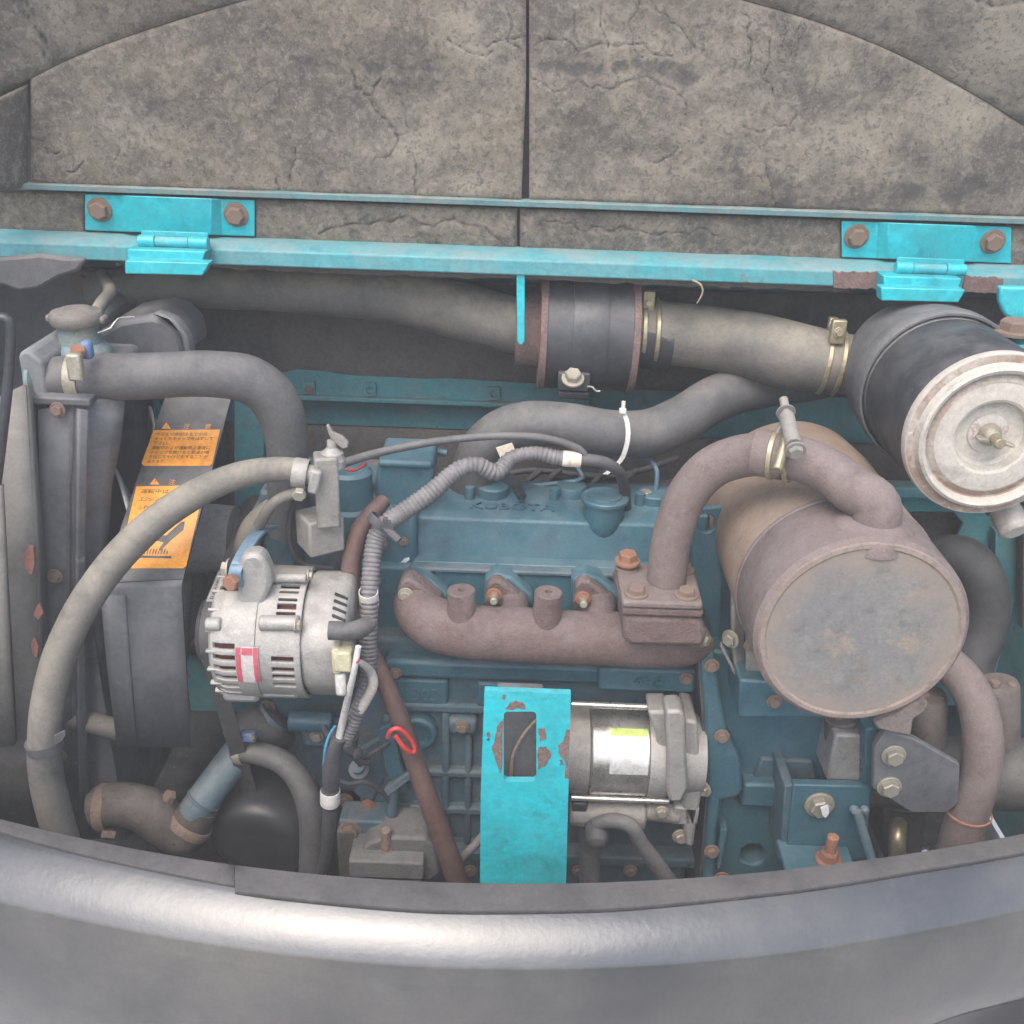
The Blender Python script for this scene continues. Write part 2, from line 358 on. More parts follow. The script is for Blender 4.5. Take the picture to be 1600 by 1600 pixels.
def cyl(name, p0, p1, r, mt, parent, segs=28, bev=.0, r1=None):
    d = p1-p0; return lathe(name, p0, d, [(0, r), (d.length, r if r1 is None else r1)], mt, parent, segs, bev)
def box(name, c, dims, mt, parent, bev=.002, rot=None):
    M = rot.to_matrix() if rot else Matrix.Identity(3)
    v = [Vector(c)+M @ Vector((sx*dims[0]/2, sy*dims[1]/2, sz*dims[2]/2)) for sx in (-1, 1) for sy in (-1, 1) for sz in (-1, 1)]
    f = [(0,1,3,2),(4,6,7,5),(0,4,5,1),(2,3,7,6),(0,2,6,4),(1,5,7,3)]
    return mesh(name, v, f, mt, parent, bev)
def boxp(name, x0, y0, x1, y1, Y, depth, mt, parent, bev=.002):
    mx, my = (x0+x1)/2, (y0+y1)/2
    a, b = xp(x0, my, Y), xp(x1, my, Y); c, d = zp(y1, Y, mx), zp(y0, Y, mx)
    return box(name, ((a+b)/2, Y+depth/2, (c+d)/2), (b-a, depth, d-c), mt, parent, bev)
def extrude_poly(name, loops, vec, mt, parent, bev=.0015, bseg=2):
    """loops: outer loop then hole loops, lists of coplanar Vectors"""
    bm = bmesh.new(); es = []
    for lp in loops:
        vv = [bm.verts.new(p) for p in lp]
        es += [bm.edges.new((vv[i], vv[(i+1) % len(vv)])) for i in range(len(vv))]
    if len(loops) == 1: bm.faces.new([v for v in bm.verts])
    else:
        from mathutils.geometry import tessellate_polygon
        bm.verts.ensure_lookup_table(); allv = list(bm.verts)
        for tri in tessellate_polygon([[Vector(p) for p in lp] for lp in loops]):
            try: bm.faces.new([allv[i] for i in tri])
            except ValueError: pass
    r = bmesh.ops.extrude_face_region(bm, geom=list(bm.faces))
    bmesh.ops.translate(bm, verts=[g for g in r['geom'] if isinstance(g, bmesh.types.BMVert)], vec=vec)
    bmesh.ops.recalc_face_normals(bm, faces=bm.faces)
    me = bpy.data.meshes.new(name); bm.to_mesh(me); bm.free(); finish(me)
    return link(name, me, mt, parent, bev, bseg)
def polyp(name, pts, Y, depth, mt, parent, bev=.0015, holes=()):
    return extrude_poly(name, [[P(a, b, Y) for a, b in pts]]+[[P(a, b, Y) for a, b in h] for h in holes], Vector((0, depth, 0)), mt, parent, bev)
def prism_x(name, prof, x0, x1, mt, parent, bev=.003, bseg=3):
    return extrude_poly(name, [[Vector((x0, y, z)) for y, z in prof]], Vector((x1-x0, 0, 0)), mt, parent, bev, bseg)
def ellipse(cx, cy, rx, ry, n=24): return [(cx+rx*math.cos(2*math.pi*i/n), cy+ry*math.sin(2*math.pi*i/n)) for i in range(n)]
def rrect(x0, y0, x1, y1, r, n=4):
    o = []
    for cx, cy, a0 in ((x1-r, y0+r, -90), (x1-r, y1-r, 0), (x0+r, y1-r, 90), (x0+r, y0+r, 180)):
        for i in range(n+1):
            a = R(a0+90*i/n); o.append((cx+r*math.cos(a), cy+r*math.sin(a)))
    return o
_bolt = {}
def bolt_mesh(mt, washer=True, hexa=6, dome=False):
    key = (mt, washer, hexa, dome)
    if key in _bolt: return _bolt[key]
    v = []; f = []
    def ring(r, z, n): 
        i = len(v); v.extend([(r*math.cos(2*math.pi*k/n), r*math.sin(2*math.pi*k/n), z) for k in range(n)]); return list(range(i, i+n))
    def bridge(a, b): n = len(a); f.extend([(a[k], a[(k+1) % n], b[(k+1) % n], b[k]) for k in range(n)])
    if washer:
        a = ring(1.38, -.05, 20); b = ring(1.38, .16, 20); c = ring(1.30, .22, 20); bridge(a, b); bridge(b, c); f.append(tuple(c)); f.append(tuple(reversed(a)))
    z = .2 if washer else -.05
    a = ring(1.0, z, hexa); b = ring(1.0, .78, hexa); c = ring(.86, .92, hexa); bridge(a, b); bridge(b, c)
    d = ring(.55, .90 if not dome else 1.0, hexa); bridge(c, d); f.append(tuple(d))
    me = bpy.data.meshes.new("bolt"); me.from_pydata(v, [], f); finish(me, 30); me.materials.append(MATS[mt]); _bolt[key] = me; return me
def bolt(p, axis, r, mt, parent, name='bolt', washer=True, spin=None, h=1.0):
    o = bpy.data.objects.new(name, bolt_mesh(mt, washer)); col.objects.link(o)
    q = Vector(axis).to_track_quat('Z', 'Y').to_matrix().to_4x4()
    s = random.uniform(0, 1) if spin is None else spin
    o.matrix_basis = Matrix.Translation(p) @ q @ Matrix.Rotation(s, 4, 'Z') @ Matrix.Diagonal((r, r, r*h, 1))
    o.parent = parent; return o
def boltp(px, py, Y, rpx, mt, parent, **k):
    p = P(px, py, Y); return bolt(p, k.pop('axis', (0, -1, 0)), rpx*S(p), mt, parent, **k)
def text(name, s, org, ux, uy, width, mt, parent, extrude=.0003, height=None, align='LEFT'):
    """lettering as mesh; org = lower left corner, ux/uy unit directions, fitted to width (and height)"""
    c = bpy.data.curves.new("t", 'FONT'); c.body = s; c.extrude = .5; c.resolution_u = 2
    o = bpy.data.objects.new("t", c); col.objects.link(o); bpy.context.view_layer.update()
    me = bpy.data.meshes.new_from_object(o.evaluated_get(bpy.context.evaluated_depsgraph_get()))
    bpy.data.objects.remove(o); bpy.data.curves.remove(c)
    xs = [v.co.x for v in me.vertices]; ys = [v.co.y for v in me.vertices]
    x0, x1, y0, y1 = min(xs), max(xs), min(ys), max(ys)
    sx = width/(x1-x0); sy = sx if height is None else height/(y1-y0); n = ux.cross(uy).normalized()
    for v in me.vertices:
        v.co = org+ux*((v.co.x-x0)*sx)+uy*((v.co.y-y0)*sy)+n*(v.co.z*2*extrude)
    me.materials.clear(); me.name = name; return link(name, me, mt, parent)
def clamp_band(name, c, axis, r, w, mt, parent, segs=40, thick=.0012):
    a, u, ww = frame(axis)
    return lathe(name, c-a*w/2, a, [(0, r), (0, r+thick), (w*.15, r+thick*1.5), (w*.85, r+thick*1.5), (w, r+thick), (w, r)], mt, parent, segs, closed=True)
# ================================================================ ground
g = mesh('ground', [(-6,-6,0),(6,-6,0),(6,6,0),(-6,6,0)], [(0,1,2,3)], 'ground', None); tag(g, 'pale concrete yard ground beneath the machine', None, kind='structure')

# ================================================================ counterweight
def pf(pts, deg=4):
    a = np.array(pts, float); return np.poly1d(np.polyfit(a[:,0], a[:,1], deg))
ZR = .72; ZBOT = .150
c_in = pf([(0,1283),(200,1328),(400,1360),(600,1376),(800,1385),(1000,1381),(1200,1364),(1400,1341),(1600,1306)])
c_out = pf([(0,1306),(120,1337),(365,1392),(600,1412),(840,1421),(1080,1410),(1300,1380),(1450,1355),(1600,1330)])
c_rim = pf([(0,1412),(200,1455),(370,1487),(600,1508),(840,1517),(1100,1506),(1300,1480),(1600,1425)])
cw = thing('counterweight', 'glossy black curved counterweight at the rear of the machine below the engine', 'counterweight')
XS = np.linspace(-260, 1860, 107)
def ext(fn, x):      # continue the fitted curve straight beyond the picture
    if x < 0: return fn(0)+(x)*fn.deriv()(0)
    if x > 1600: return fn(1600)+(x-1600)*fn.deriv()(1600)
    return fn(x)
v = []; f = []; NP = 0
for x in XS:
    A = PZ(x, ext(c_in, x)+3, ZR); B = PZ(x, ext(c_out, x), ZR); C = PZ(x, ext(c_rim, x), ZR-.033)
    row = [Vector((A.x, A.y, ZR-.40)), Vector((A.x, A.y, ZR-.02)), A+Vector((0,0,-.004)), A.lerp(B, .12), A.lerp(B, .6), B]
    K = B.lerp(C, .5)+Vector((0,-.006,.006))
    for i in range(1, 13):
        t = i/12; row.append(B*((1-t)**2)+K*(2*t*(1-t))+C*(t*t))
    out = (C-B); out.z = 0; out = out.normalized() if out.length > 1e-6 else Vector((0,-1,0))
    ZBOT = .205-.052*min(1, max(0, (x-1150)/400))
    for dz, dn in ((.006,.001),(.012,.0045),(.02,.006),(.05,.008),(.09,.008),(ZBOT-.025,.004),(ZBOT-.01,-.004),(ZBOT,-.02)):
        row.append(Vector((C.x, C.y, C.z-dz))+out*(dn))
    row.append(Vector((A.x, A.y+.02, C.z-ZBOT)))
    NP = len(row); v += row
for i in range(len(XS)-1):
    for j in range(NP-1):
        a = i*NP+j; f.append((a, a+1, a+1+NP, a+NP))
    f.append((i*NP+NP-1, i*NP, (i+1)*NP, (i+1)*NP+NP-1))
f.append(tuple(range(NP))); f.append(tuple((len(XS)-1)*NP+j for j in range(NP)))
mesh('body', v, f, 'counterweight', cw, angle=45)
mat('seal_rubber', (.055,.053,.054), (.07,.066,.064), sc=7, rough=.75, bump=.25, bsc=200, dust=.35, dcol=(.16,.145,.135), spots=((.17,.13,.10), 9, .68, .08))
def seal(x0, x1, do, name):
    xs = np.linspace(x0, x1, max(6, int((x1-x0)/25))); v = []; f = []
    for i, x in enumerate(xs):
        ya, yb = ext(c_in, x), ext(c_out, x)+do
        A = PZ(x, ya-1, ZR+.003); B = PZ(x, yb+.5*math.sin(x*.021), ZR+.003)
        v += [A+Vector((0,.004,-.03)), A+Vector((0,.002,0)), A.lerp(B,.5)+Vector((0,0,.0015)), B, B+Vector((0,-.001,-.004))]
    n = 5
    for i in range(len(xs)-1):
        for j in range(n-1):
            a = i*n+j; f.append((a, a+1, a+1+n, a+n))
    o = mesh(name, v, f, 'seal_rubber', cw, angle=30)
    md = o.modifiers.new('solid', 'SOLIDIFY'); md.thickness = .002; md.offset = -1
    return o
seal(-200, 366, -7, 'seal_strip'); seal(367, 1800, 1, 'seal_strip')

# ================================================================ floor of the bay, bulkhead, side panels and roof added to keep light out
fl = thing('floor_plate', 'dark steel floor plate under the engine with an open gap', 'plate')
zf = .36
hc = [PZ(a, b, zf) for a, b in ((1412,1352),(1416,1332),(1452,1318),(1456,1352))]
outer = [Vector((-.78,-.20,zf)), Vector((.78,-.20,zf)), Vector((.78,.60,zf)), Vector((-.78,.60,zf))]
extrude_poly('plate', [outer, hc], Vector((0,0,-.01)), 'black_paint', fl, bev=0)
for xx, nm, lb in ((-.78, 'shade_panel', 'turquoise side panel added beyond the radiator pillar to keep the bay dark'), (.78, 'shade_panel', 'turquoise side panel added beyond the air cleaner to keep the bay dark')):
    o = box(nm, (xx+math.copysign(.004, xx), .22, .82), (.008, .80, .90), 'teal_shade', None, .001); tag(o, lb, 'panel')  # added at both sides to block side light from the bay
bh = thing('bulkhead', 'dark dirty bulkhead across the back of the engine bay', 'bulkhead')
YB = .46
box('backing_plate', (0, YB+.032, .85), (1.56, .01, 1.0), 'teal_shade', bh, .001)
# insulating boards on the bulkhead
def board(x0, y0, x1, y1, Y, name='insulation_board', mt='bulkhead', par=None, bulge=.004):
    nu, nv = 40, 16; v = []; f = []
    for j in range(nv+1):
        for i in range(nu+1):
            p = P(x0+(x1-x0)*i/nu, y0+(y1-y0)*j/nv + .035*((x1-x0)*i/nu), Y)
            e = min(i, nu-i, j*1.5, (nv-j)*1.5)
            p.y += -bulge*min(1, e/2) + mnoise.noise(p*9)*.006*min(1, e/2)
            v.append(p)
    for j in range(nv):
        for i in range(nu):
            a = j*(nu+1)+i; f.append((a, a+1, a+nu+2, a+nu+1))
    o = mesh(name, v, f, mt, par, angle=60)
    md = o.modifiers.new('s', 'SOLIDIFY'); md.thickness = .012; md.offset = -1
    # keep the thickness behind the visible face
    return o
board(-150, 410, 1750, 562, YB, par=bh); board(-150, 640, 1750, 1000, YB, par=bh)
# turquoise cross strip with clip nuts
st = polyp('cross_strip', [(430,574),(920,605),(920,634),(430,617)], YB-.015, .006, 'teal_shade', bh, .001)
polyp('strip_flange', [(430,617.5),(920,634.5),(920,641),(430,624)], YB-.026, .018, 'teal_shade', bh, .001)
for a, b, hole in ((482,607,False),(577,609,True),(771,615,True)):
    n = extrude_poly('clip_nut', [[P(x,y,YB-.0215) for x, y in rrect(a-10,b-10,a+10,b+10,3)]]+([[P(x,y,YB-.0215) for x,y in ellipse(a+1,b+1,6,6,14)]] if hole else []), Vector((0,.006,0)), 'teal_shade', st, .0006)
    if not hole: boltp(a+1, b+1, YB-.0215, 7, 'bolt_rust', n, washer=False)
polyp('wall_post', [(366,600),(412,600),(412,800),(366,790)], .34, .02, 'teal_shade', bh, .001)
cp = box('shade_roof', (0, .37, zp(398,.225)-.006), (1.56, .27, .006), 'bulkhead', None, .001); tag(cp, 'dark roof plate added behind the hinge rail to darken the bay', 'plate')  # roof added to darken the bay behind the rail

# ================================================================ hood
TL = R(8); HU = Vector((0,-math.sin(TL), math.cos(TL))); HN = Vector((0,-math.cos(TL),-math.sin(TL)))
H0 = P(800, 330, .262)
def PH(px, py, off=0.0): return PP(px, py, H0+HN*off, HN)
hood = thing('engine_hood', 'raised turquoise engine hood lined with cracked dusty grey foam', 'hood')
# sheet behind the foam
a, b, c, d = PH(-260, 384, -.028), PH(1860, 458, -.028), PH(1860, -330, -.028), PH(-260, -400, -.028)
extrude_poly('inner_sheet', [[p+HN*.012 for p in (a, b, c, d)]], -HN*.003, 'bulkhead', hood, 0)
extrude_poly('outer_skin', [[a, b, c, d]], -HN*.003, 'teal', hood, .0005)
arc_l = [(-120,225),(0,150),(100,96),(250,40),(380,1),(560,-45),(800,-75),(1000,-42),(1165,1),(1300,42),(1450,108),(1600,196),(1720,285)]
ax_, ay_ = np.array(arc_l).T
def arc(x):
    i = np.clip(np.searchsorted(ax_, x)-1, 0, len(ax_)-2); x0, x1 = ax_[i], ax_[i+1]
    m = np.gradient(ay_, ax_); t = (x-x0)/(x1-x0); h = x1-x0
    return (2*t**3-3*t**2+1)*ay_[i]+(t**3-2*t**2+t)*h*m[i]+(-2*t**3+3*t**2)*ay_[i+1]+(t**3-t**2)*h*m[i+1]
trim = lambda x: 288+.0348*x
def jag(pts, amp=5, n=5):
    def rec(p, q, dep):
        if dep == 0: return [p]
        L = math.hypot(q[0]-p[0], q[1]-p[1])
        m = ((p[0]+q[0])/2+random.gauss(0, .11*L), (p[1]+q[1])/2+random.gauss(0, .11*L))
        return rec(p, m, dep-1)+rec(m, q, dep-1)
    out = []
    for p, q in zip(pts[:-1], pts[1:]): out += rec(p, q, 3)
    return out+[pts[-1]]
CRACKS = [  # polyline, half width px, depth m
    (jag([(550,112),(556,135),(580,150),(590,175),(612,198),(622,212)],3), 2.6, .005), (jag([(580,148),(592,128),(596,118)],3), 2, .004),
    (jag([(620,212),(640,205),(634,190),(628,160),(610,126)],3), 1.3, .002), (jag([(620,214),(612,238),(590,246)],3), 1.4, .003),
    (jag([(466,225),(462,250),(456,290)],3), 1.6, .003), (jag([(648,250),(650,300)],3), 1.6, .003), (jag([(435,300),(430,270)],2), 1.4, .003),
    (jag([(400,145),(432,125),(436,155)],4), 1.2, .002), (jag([(50,215),(66,220),(74,240),(92,238)],3), 1.5, .003), (jag([(105,268),(118,268),(130,252)],3), 1.4, .003),
    (jag([(180,250),(186,232)],3), 1, .002), (jag([(790,12),(800,40),(792,60),(815,80)],5), 1.5, .003), (jag([(760,75),(800,62),(822,58)],5), 1.4, .003), (jag([(700,60),(740,85),(770,80)],6), 1.2, .002),
    (jag([(838,70),(900,80),(960,72),(1050,88)],6,8), 1.4, .003), (jag([(900,20),(905,70)],4), 1.2, .002), (jag([(940,10),(950,75)],5), 1.2, .002), (jag([(1000,0),(990,60),(1005,90)],5), 1.2, .002),
    (jag([(1030,20),(1060,40),(1100,80)],6), 1.3, .002), (jag([(1160,20),(1175,70),(1165,110)],6), 1.5, .003), (jag([(1200,60),(1190,120),(1210,150)],6), 1.3, .002), (jag([(1250,40),(1240,100)],5), 1.2, .002),
    (jag([(1000,122),(1040,135),(1070,155),(1072,180)],5), 1.5, .003), (jag([(830,122),(900,126),(990,124)],3), 1.2, .002),
    (jag([(1060,230),(1045,245),(1020,255)],4), 1.3, .002), (jag([(1095,190),(1098,215)],4), 1.2, .002), (jag([(1215,325),(1205,290),(1195,250)],5), 1.6, .002), (jag([(1245,180),(1240,205),(1185,208),(1160,195)],5), 1.4, .002),
    (jag([(838,352),(870,345),(900,356),(980,358),(1060,362),(1100,356),(1125,370)],3,7), 1.6, .003), (jag([(498,366),(560,350),(640,338),(710,340),(760,355),(796,385)],3,9), 2.2, .004),
    (jag([(40,20),(60,50),(70,65),(84,96)],2), 1.6, .004), (jag([(28,15),(36,30)],2), 1.5, .003), (jag([(1245,0),(1248,25)],3), 1.6, .003), (jag([(1280,10),(1330,30),(1350,60)],5), 1.4, .003), (jag([(1400,20),(1450,30),(1520,12),(1590,40)],7,8), 1.4, .003),
]
PEEL = [(460,100,730,112,14),(830,108,1000,104,16),(1000,104,1075,120,22),(640,140,646,205,15),(398,75,404,120,11),(1050,70,1120,60,22),(600,126,560,104,12),(480,36,525,38,8),(240,160,300,190,30),(1170,260,1200,290,60),(1320,310,1560,300,30),(480,310,800,318,10),(1110,85,1060,60,16)]
TAN = [(620,240,90,80,1.0),(790,70,90,80,.9),(960,250,120,80,.7),(900,40,140,60,.8),(200,200,60,40,.5),(1200,120,220,160,.75),(1480,120,160,150,.8),(1400,30,250,60,.95),(880,280,70,50,1.0),(1580,285,60,40,1.0),(640,290,180,30,.8),(1300,200,160,120,.6)]
def seg_d(X, Y, a, b):
    ax, ay = a; bx, by = b; dx, dy = bx-ax, by-ay; L = dx*dx+dy*dy+1e-9
    t = np.clip(((X-ax)*dx+(Y-ay)*dy)/L, 0, 1); return np.hypot(X-ax-t*dx, Y-ay-t*dy)
def foam(name, x0, x1, top, bot, nu, nv, place, lift=.006, thick=.02, par=None, mt='foam', pb=0.0, edge=.005):
    xs = np.linspace(x0, x1, nu); X = np.zeros((nv, nu)); Y = np.zeros((nv, nu))
    for i, x in enumerate(xs):
        X[:, i] = x; Y[:, i] = np.linspace(bot(x), top(x), nv)
    H = np.zeros((nv, nu)); CR = np.zeros((nv, nu)); PE = np.full((nv, nu), pb); TA = np.zeros((nv, nu))
    for pl, w, dep in CRACKS:
        D = np.full((nv, nu), 1e9)
        for a, b in zip(pl[:-1], pl[1:]): D = np.minimum(D, seg_d(X, Y, a, b))
        vary = .45+.55*np.sin(X*.11+Y*.17+w*9)**2; k = np.exp(-(D/(w*.62+.25))**2)*vary; H -= min(dep,.0025)*k*.7; CR = np.maximum(CR, k*.95)
        H += .0002*np.exp(-((D-7)/6)**2)          # lips beside a crack curl up
    for a, b, c, d, w in PEEL:
        D = seg_d(X, Y, (a, b), (c, d)); k = .60/(1+np.exp((D-w*.9)/6.0)); PE = np.maximum(PE, k); H -= .001*k
    for a, b, sx, sy, s in TAN: TA = np.maximum(TA, s*np.exp(-((X-a)/sx)**2-((Y-b)/sy)**2))
    v = []; 
    for j in range(nv):
        for i in range(nu):
            e = min(i*(x1-x0)/nu, (nu-1-i)*(x1-x0)/nu, abs(Y[j,i]-Y[0,i]), abs(Y[j,i]-Y[nv-1,i]))
            rd = -edge*math.exp(-e/3.0)
            p = Vector((X[j,i]*.001, Y[j,i]*.001, 0))
            n = mnoise.noise(p*9)*.0045+mnoise.noise(p*32+Vector((5,0,0)))*.0013
            v.append(place(X[j,i], Y[j,i], lift+H[j,i]+rd+n))
    f = [(j*nu+i, j*nu+i+1, (j+1)*nu+i+1, (j+1)*nu+i) for j in range(nv-1) for i in range(nu-1)]
    # rim going back so that the sheet has thickness
    loop = [i for i in range(nu)]+[j*nu+nu-1 for j in range(1, nv)]+[(nv-1)*nu+i for i in range(nu-2, -1, -1)]+[j*nu for j in range(nv-2, 0, -1)]
    base = len(v)
    for q in loop:
        j, i = divmod(q, nu); v.append(place(X[j,i], Y[j,i], lift-thick))
    m = len(loop)
    for k in range(m): f.append((loop[k], loop[(k+1) % m], base+(k+1) % m, base+k))
    me = bpy.data.meshes.new(name); me.from_pydata([tuple(p) for p in v], [], f)
    ca = me.color_attributes.new('wear', 'FLOAT_COLOR', 'POINT')
    arr = np.zeros((len(v), 4), np.float32); arr[:nv*nu,0] = PE.ravel(); arr[:nv*nu,1] = np.clip(CR,0,1).ravel(); arr[:nv*nu,2] = TA.ravel(); arr[:,3] = 1
    arr[nv*nu:,0] = .6
    ca.data.foreach_set('color', arr.ravel())
    finish(me, 70); return link(name, me, mt, par)
onh = lambda x, y, h: PH(x, y, h)
def onl(x, y, h):      # free edge of the left sheet has shrunk away from the seam
    t = max(0, (x-740)/82); u = min(1, max(0, (y-120)/180)); return PH(x-7*t*u, y, h+.003*t*u)
foam('foam_panel', 48, 822, lambda x: arc(x)+.6, lambda x: trim(x)-3, 330, 150, onl, par=hood, edge=.003)
foam('foam_panel', 827, 1720, lambda x: arc(x)+.6, lambda x: trim(x)-5, 370, 150, onh, par=hood, edge=.003)
def side(x, y, h):      # side wall of the hood, folds towards the viewer
    p = PH(44, y, h); t = (44-x)/140; return p+Vector((-.075*t, -.16*t, 0))
foam('foam_side_panel', -96, 44, lambda x: arc(min(x,44))+6+(44-x)*.05, lambda x: 292, 50, 70, side, par=hood)
# skirt above the curved fold, leaning to the viewer
E_ = Vector((0,-.42,.91))
def skirt(x, y, h):
    p = PH(x, arc(x)-3, h*.4+.004); return p+E_*((y)*.001)+Vector((0,-.3,-.5))*h*.6
def skirt_panel(x0, x1, nu, nv):
    arcs = lambda x: 0.0
    # the panel is laid out by its distance (mm) from the fold
    def place(x, y, h):
        p = PH(x, arc(x)-.4, h); return p+E_*(y*.001)
    xs0 = CRACKS[:]; 
    return foam('foam_skirt', x0, x1, lambda x: 175.0, lambda x: 0.0, nu, nv, place, par=hood, edge=.003)
_c, _p, _t = CRACKS[:], PEEL[:], TAN[:]
CRACKS[:] = [(jag([(30,160),(48,90),(80,40),(86,0)],4), 1.7, .004), (jag([(62,95),(80,60),(86,20)],3), 1.4, .003), (jag([(1245,0),(1250,40),(1240,90)],4), 1.6, .003), (jag([(1300,20),(1340,70),(1330,120)],6), 1.4, .003),
             (jag([(1380,60),(1460,95),(1540,110),(1620,160)],7,8), 1.4, .003), (jag([(1420,90),(1400,150)],5), 1.3, .003), (jag([(1500,100),(1490,60)],5), 1.2, .002), (jag([(1180,10),(1175,60)],4), 1.4, .003)]
PEEL[:] = [(1340,10,1360,120,12), (0,60,40,30,20)]; TAN[:] = [(1400,70,260,80,1.0), (100,40,60,40,.5)]
skirt_panel(-110, 560, 170, 60); skirt_panel(1000, 1720, 190, 60)
CRACKS[:], PEEL[:], TAN[:] = _c, _p, _t
# lower foam strips between trim and rail
for x0, x1, nu in ((-100, 134, 80), (396, 808, 150), (812, 1316, 170), (1571, 1710, 50)):
    foam('foam_strip', x0, x1, lambda x: trim(x)+9, lambda x: 364+.0365*x, nu, 34, lambda x, y, h: PH(x, y, h), lift=.002, par=hood, pb=.42)
# trim strip
tr = []
for x in (-200, 1800): tr.append(x)
mat('trim_teal', (.06,.22,.245), (.15,.17,.155), sc=16, rough=.65, dust=.75, dcol=(.3,.28,.24), spots=((.16,.11,.085), 18, .62, .06))
extrude_poly('trim_strip', [[PH(-200, trim(-200)-2, .012), PH(1800, trim(1800)-2, .012), PH(1800, trim(1800)+7, .012), PH(-200, trim(-200)+7, .012)]], -HN*.012, 'trim_teal', hood, .0008)

# ================================================================ hinge rail
YR = .225
rail = thing('hinge_rail', 'long turquoise steel rail carrying the hood hinges', 'rail')
za, zb = zp(430, YR), zp(406, YR)
prism_x('rail_bar', [(YR,za),(YR,zb),(YR+.012,zb+.006),(YR+.045,zb+.008),(YR+.045,za)], -.80, .80, 'teal_worn', rail, .002)
def raily(x): return 417+ (x-800)*.0365
def rust_patch(x0, x1):
    top, bot = [], []
    for k in range(15):
        x = x0+(x1-x0)*k/14; top.append((x+random.uniform(-3,3), raily(x)-12+random.uniform(-1.5,2.5))); bot.append((x+random.uniform(-3,3), raily(x)+15+random.uniform(-2.5,1)))
    polyp('rust_patch', top+bot[::-1], YR-.0016, .003, 'rust', rail, .0005)
rust_patch(1302, 1392); rust_patch(1505, 1566)
polyp('hanging_tab', [(807,428),(820,428),(820,533),(817,539),(811,539),(808,533)], YR+.004, .012, 'teal', rail, .0012)
# small strip of foam trim under rail
pts = []
for k in range(60):
    x = 180+1150*k/59; pts.append((x, raily(x)+15+random.uniform(2,7)))
polyp('torn_lining', [(180, raily(180)+8), (1330, raily(1330)+8)]+pts[::-1], YR+.02, .004, 'bulkhead', rail, 0)

def hinge(dx, dy, label, boltmat):
    h = thing('hood_hinge', label, 'hinge', 'hood hinges')
    q = lambda x, y, o: PH(x+dx, y+dy, o)
    prof = [(133,.006),(188,.006),(206,.017),(330,.017),(346,.006),(398,.006)]
    v = []; f = []
    for x, o in prof:
        y0 = 303+(x-133)*.036
        v += [q(x, y0, o), q(x, y0+57, o), q(x, y0+57, o-.004), q(x, y0, o-.004)]
    n = len(prof)
    for i in range(n-1):
        for k in range(4): a_ = i*4+k; b_ = i*4+(k+1) % 4; f.append((a_, b_, b_+4, a_+4))
    f.append((0,1,2,3)); f.append(tuple((n-1)*4+k for k in range(4)))
    pl = mesh('mounting_plate', v, f, 'teal', h, .0012)
    for x, y in ((156,327),(369,335)):
        p = q(x, y, .006); bolt(p, HN, 14*S(p), boltmat, h)
    Yh = YR-.010
    pk = lambda x, y, Y: P(x+dx, y+dy, Y)
    r = 9.5*S(pk(270,379,Yh))
    for x0, x1, rr in ((217,243,1.0),(296,326,1.0)):
        cyl('knuckle', pk(x0,378.0+(x0-270)*.036,Yh), pk(x1,378+(x1-270)*.036,Yh), r, 'teal', h, 20, .001)
    cyl('knuckle', pk(243.5,378.2-.9,Yh), pk(295.5,378.2+.9,Yh), r*.86, 'teal_rusty', h, 20, .0008)
    polyp('leaf', [(220+dx,360+dy),(325+dx,364+dy),(325+dx,372+dy),(220+dx,369+dy)], Yh+.004, .004, 'teal', h, .0008)
    # lower block welded to the rail
    a1 = polyp('hinge_block', [(199+dx,389+dy),(321+dx,393+dy),(313+dx,418+dy),(199+dx,414+dy)], YR-.030, .032, 'teal', h, .0015)
    polyp('block_flange', [(195+dx,407+dy),(327+dx,411+dy),(316+dx,431+dy),(195+dx,428+dy)], YR-.048, .02, 'teal', h, .0015)
    return h
hinge(0, 0, 'turquoise hood hinge with two rusty bolts above the radiator cap', 'bolt_rust')
hinge(1182, 42, 'turquoise hood hinge above the air cleaner with bare rust on the rail beside it', 'bolt_rust')
# ================================================================ radiator side
def strip(name, left, right, mt, parent, thick=.003, rows=6, angle=50):
    """sheet spanned between two pixel polylines (px,py,Y)"""
    A = [P(*q) for q in left]; B = [P(*q) for q in right]; v = []; f = []; n = len(A); k = 5
    for a, b in zip(A, B):
        for j in range(k): v.append(a.lerp(b, j/(k-1)))
    for i in range(n-1):
        for j in range(k-1): x = i*k+j; f.append((x, x+1, x+1+k, x+k))
    o = mesh(name, v, f, mt, parent, angle=angle, recalc=True)
    md = o.modifiers.new('s', 'SOLIDIFY'); md.thickness = thick; md.offset = 0; return o

rad = thing('radiator', 'dusty radiator with metal top tank and filler neck', 'radiator')
x0, x1 = xp(33, 590, .04), xp(70, 590, .04); zt = zp(548, .04, 40); zb_ = zp(645, .04, 40)
prism = [Vector((x0,.04,zb_)), Vector((x1,.04,zb_)), Vector((x1,.04,zt-.012)), Vector((x1-.012,.04,zt)), Vector((x0+.006,.04,zt)), Vector((x0,.04,zt-.006))]
extrude_poly('top_tank', [prism], Vector((0,.30,0)), 'brass_tank', rad, .004)
box('core', ((x0+x1)/2, .19, .78), (.035, .29, .62), 'black_sheet', rad, .001)
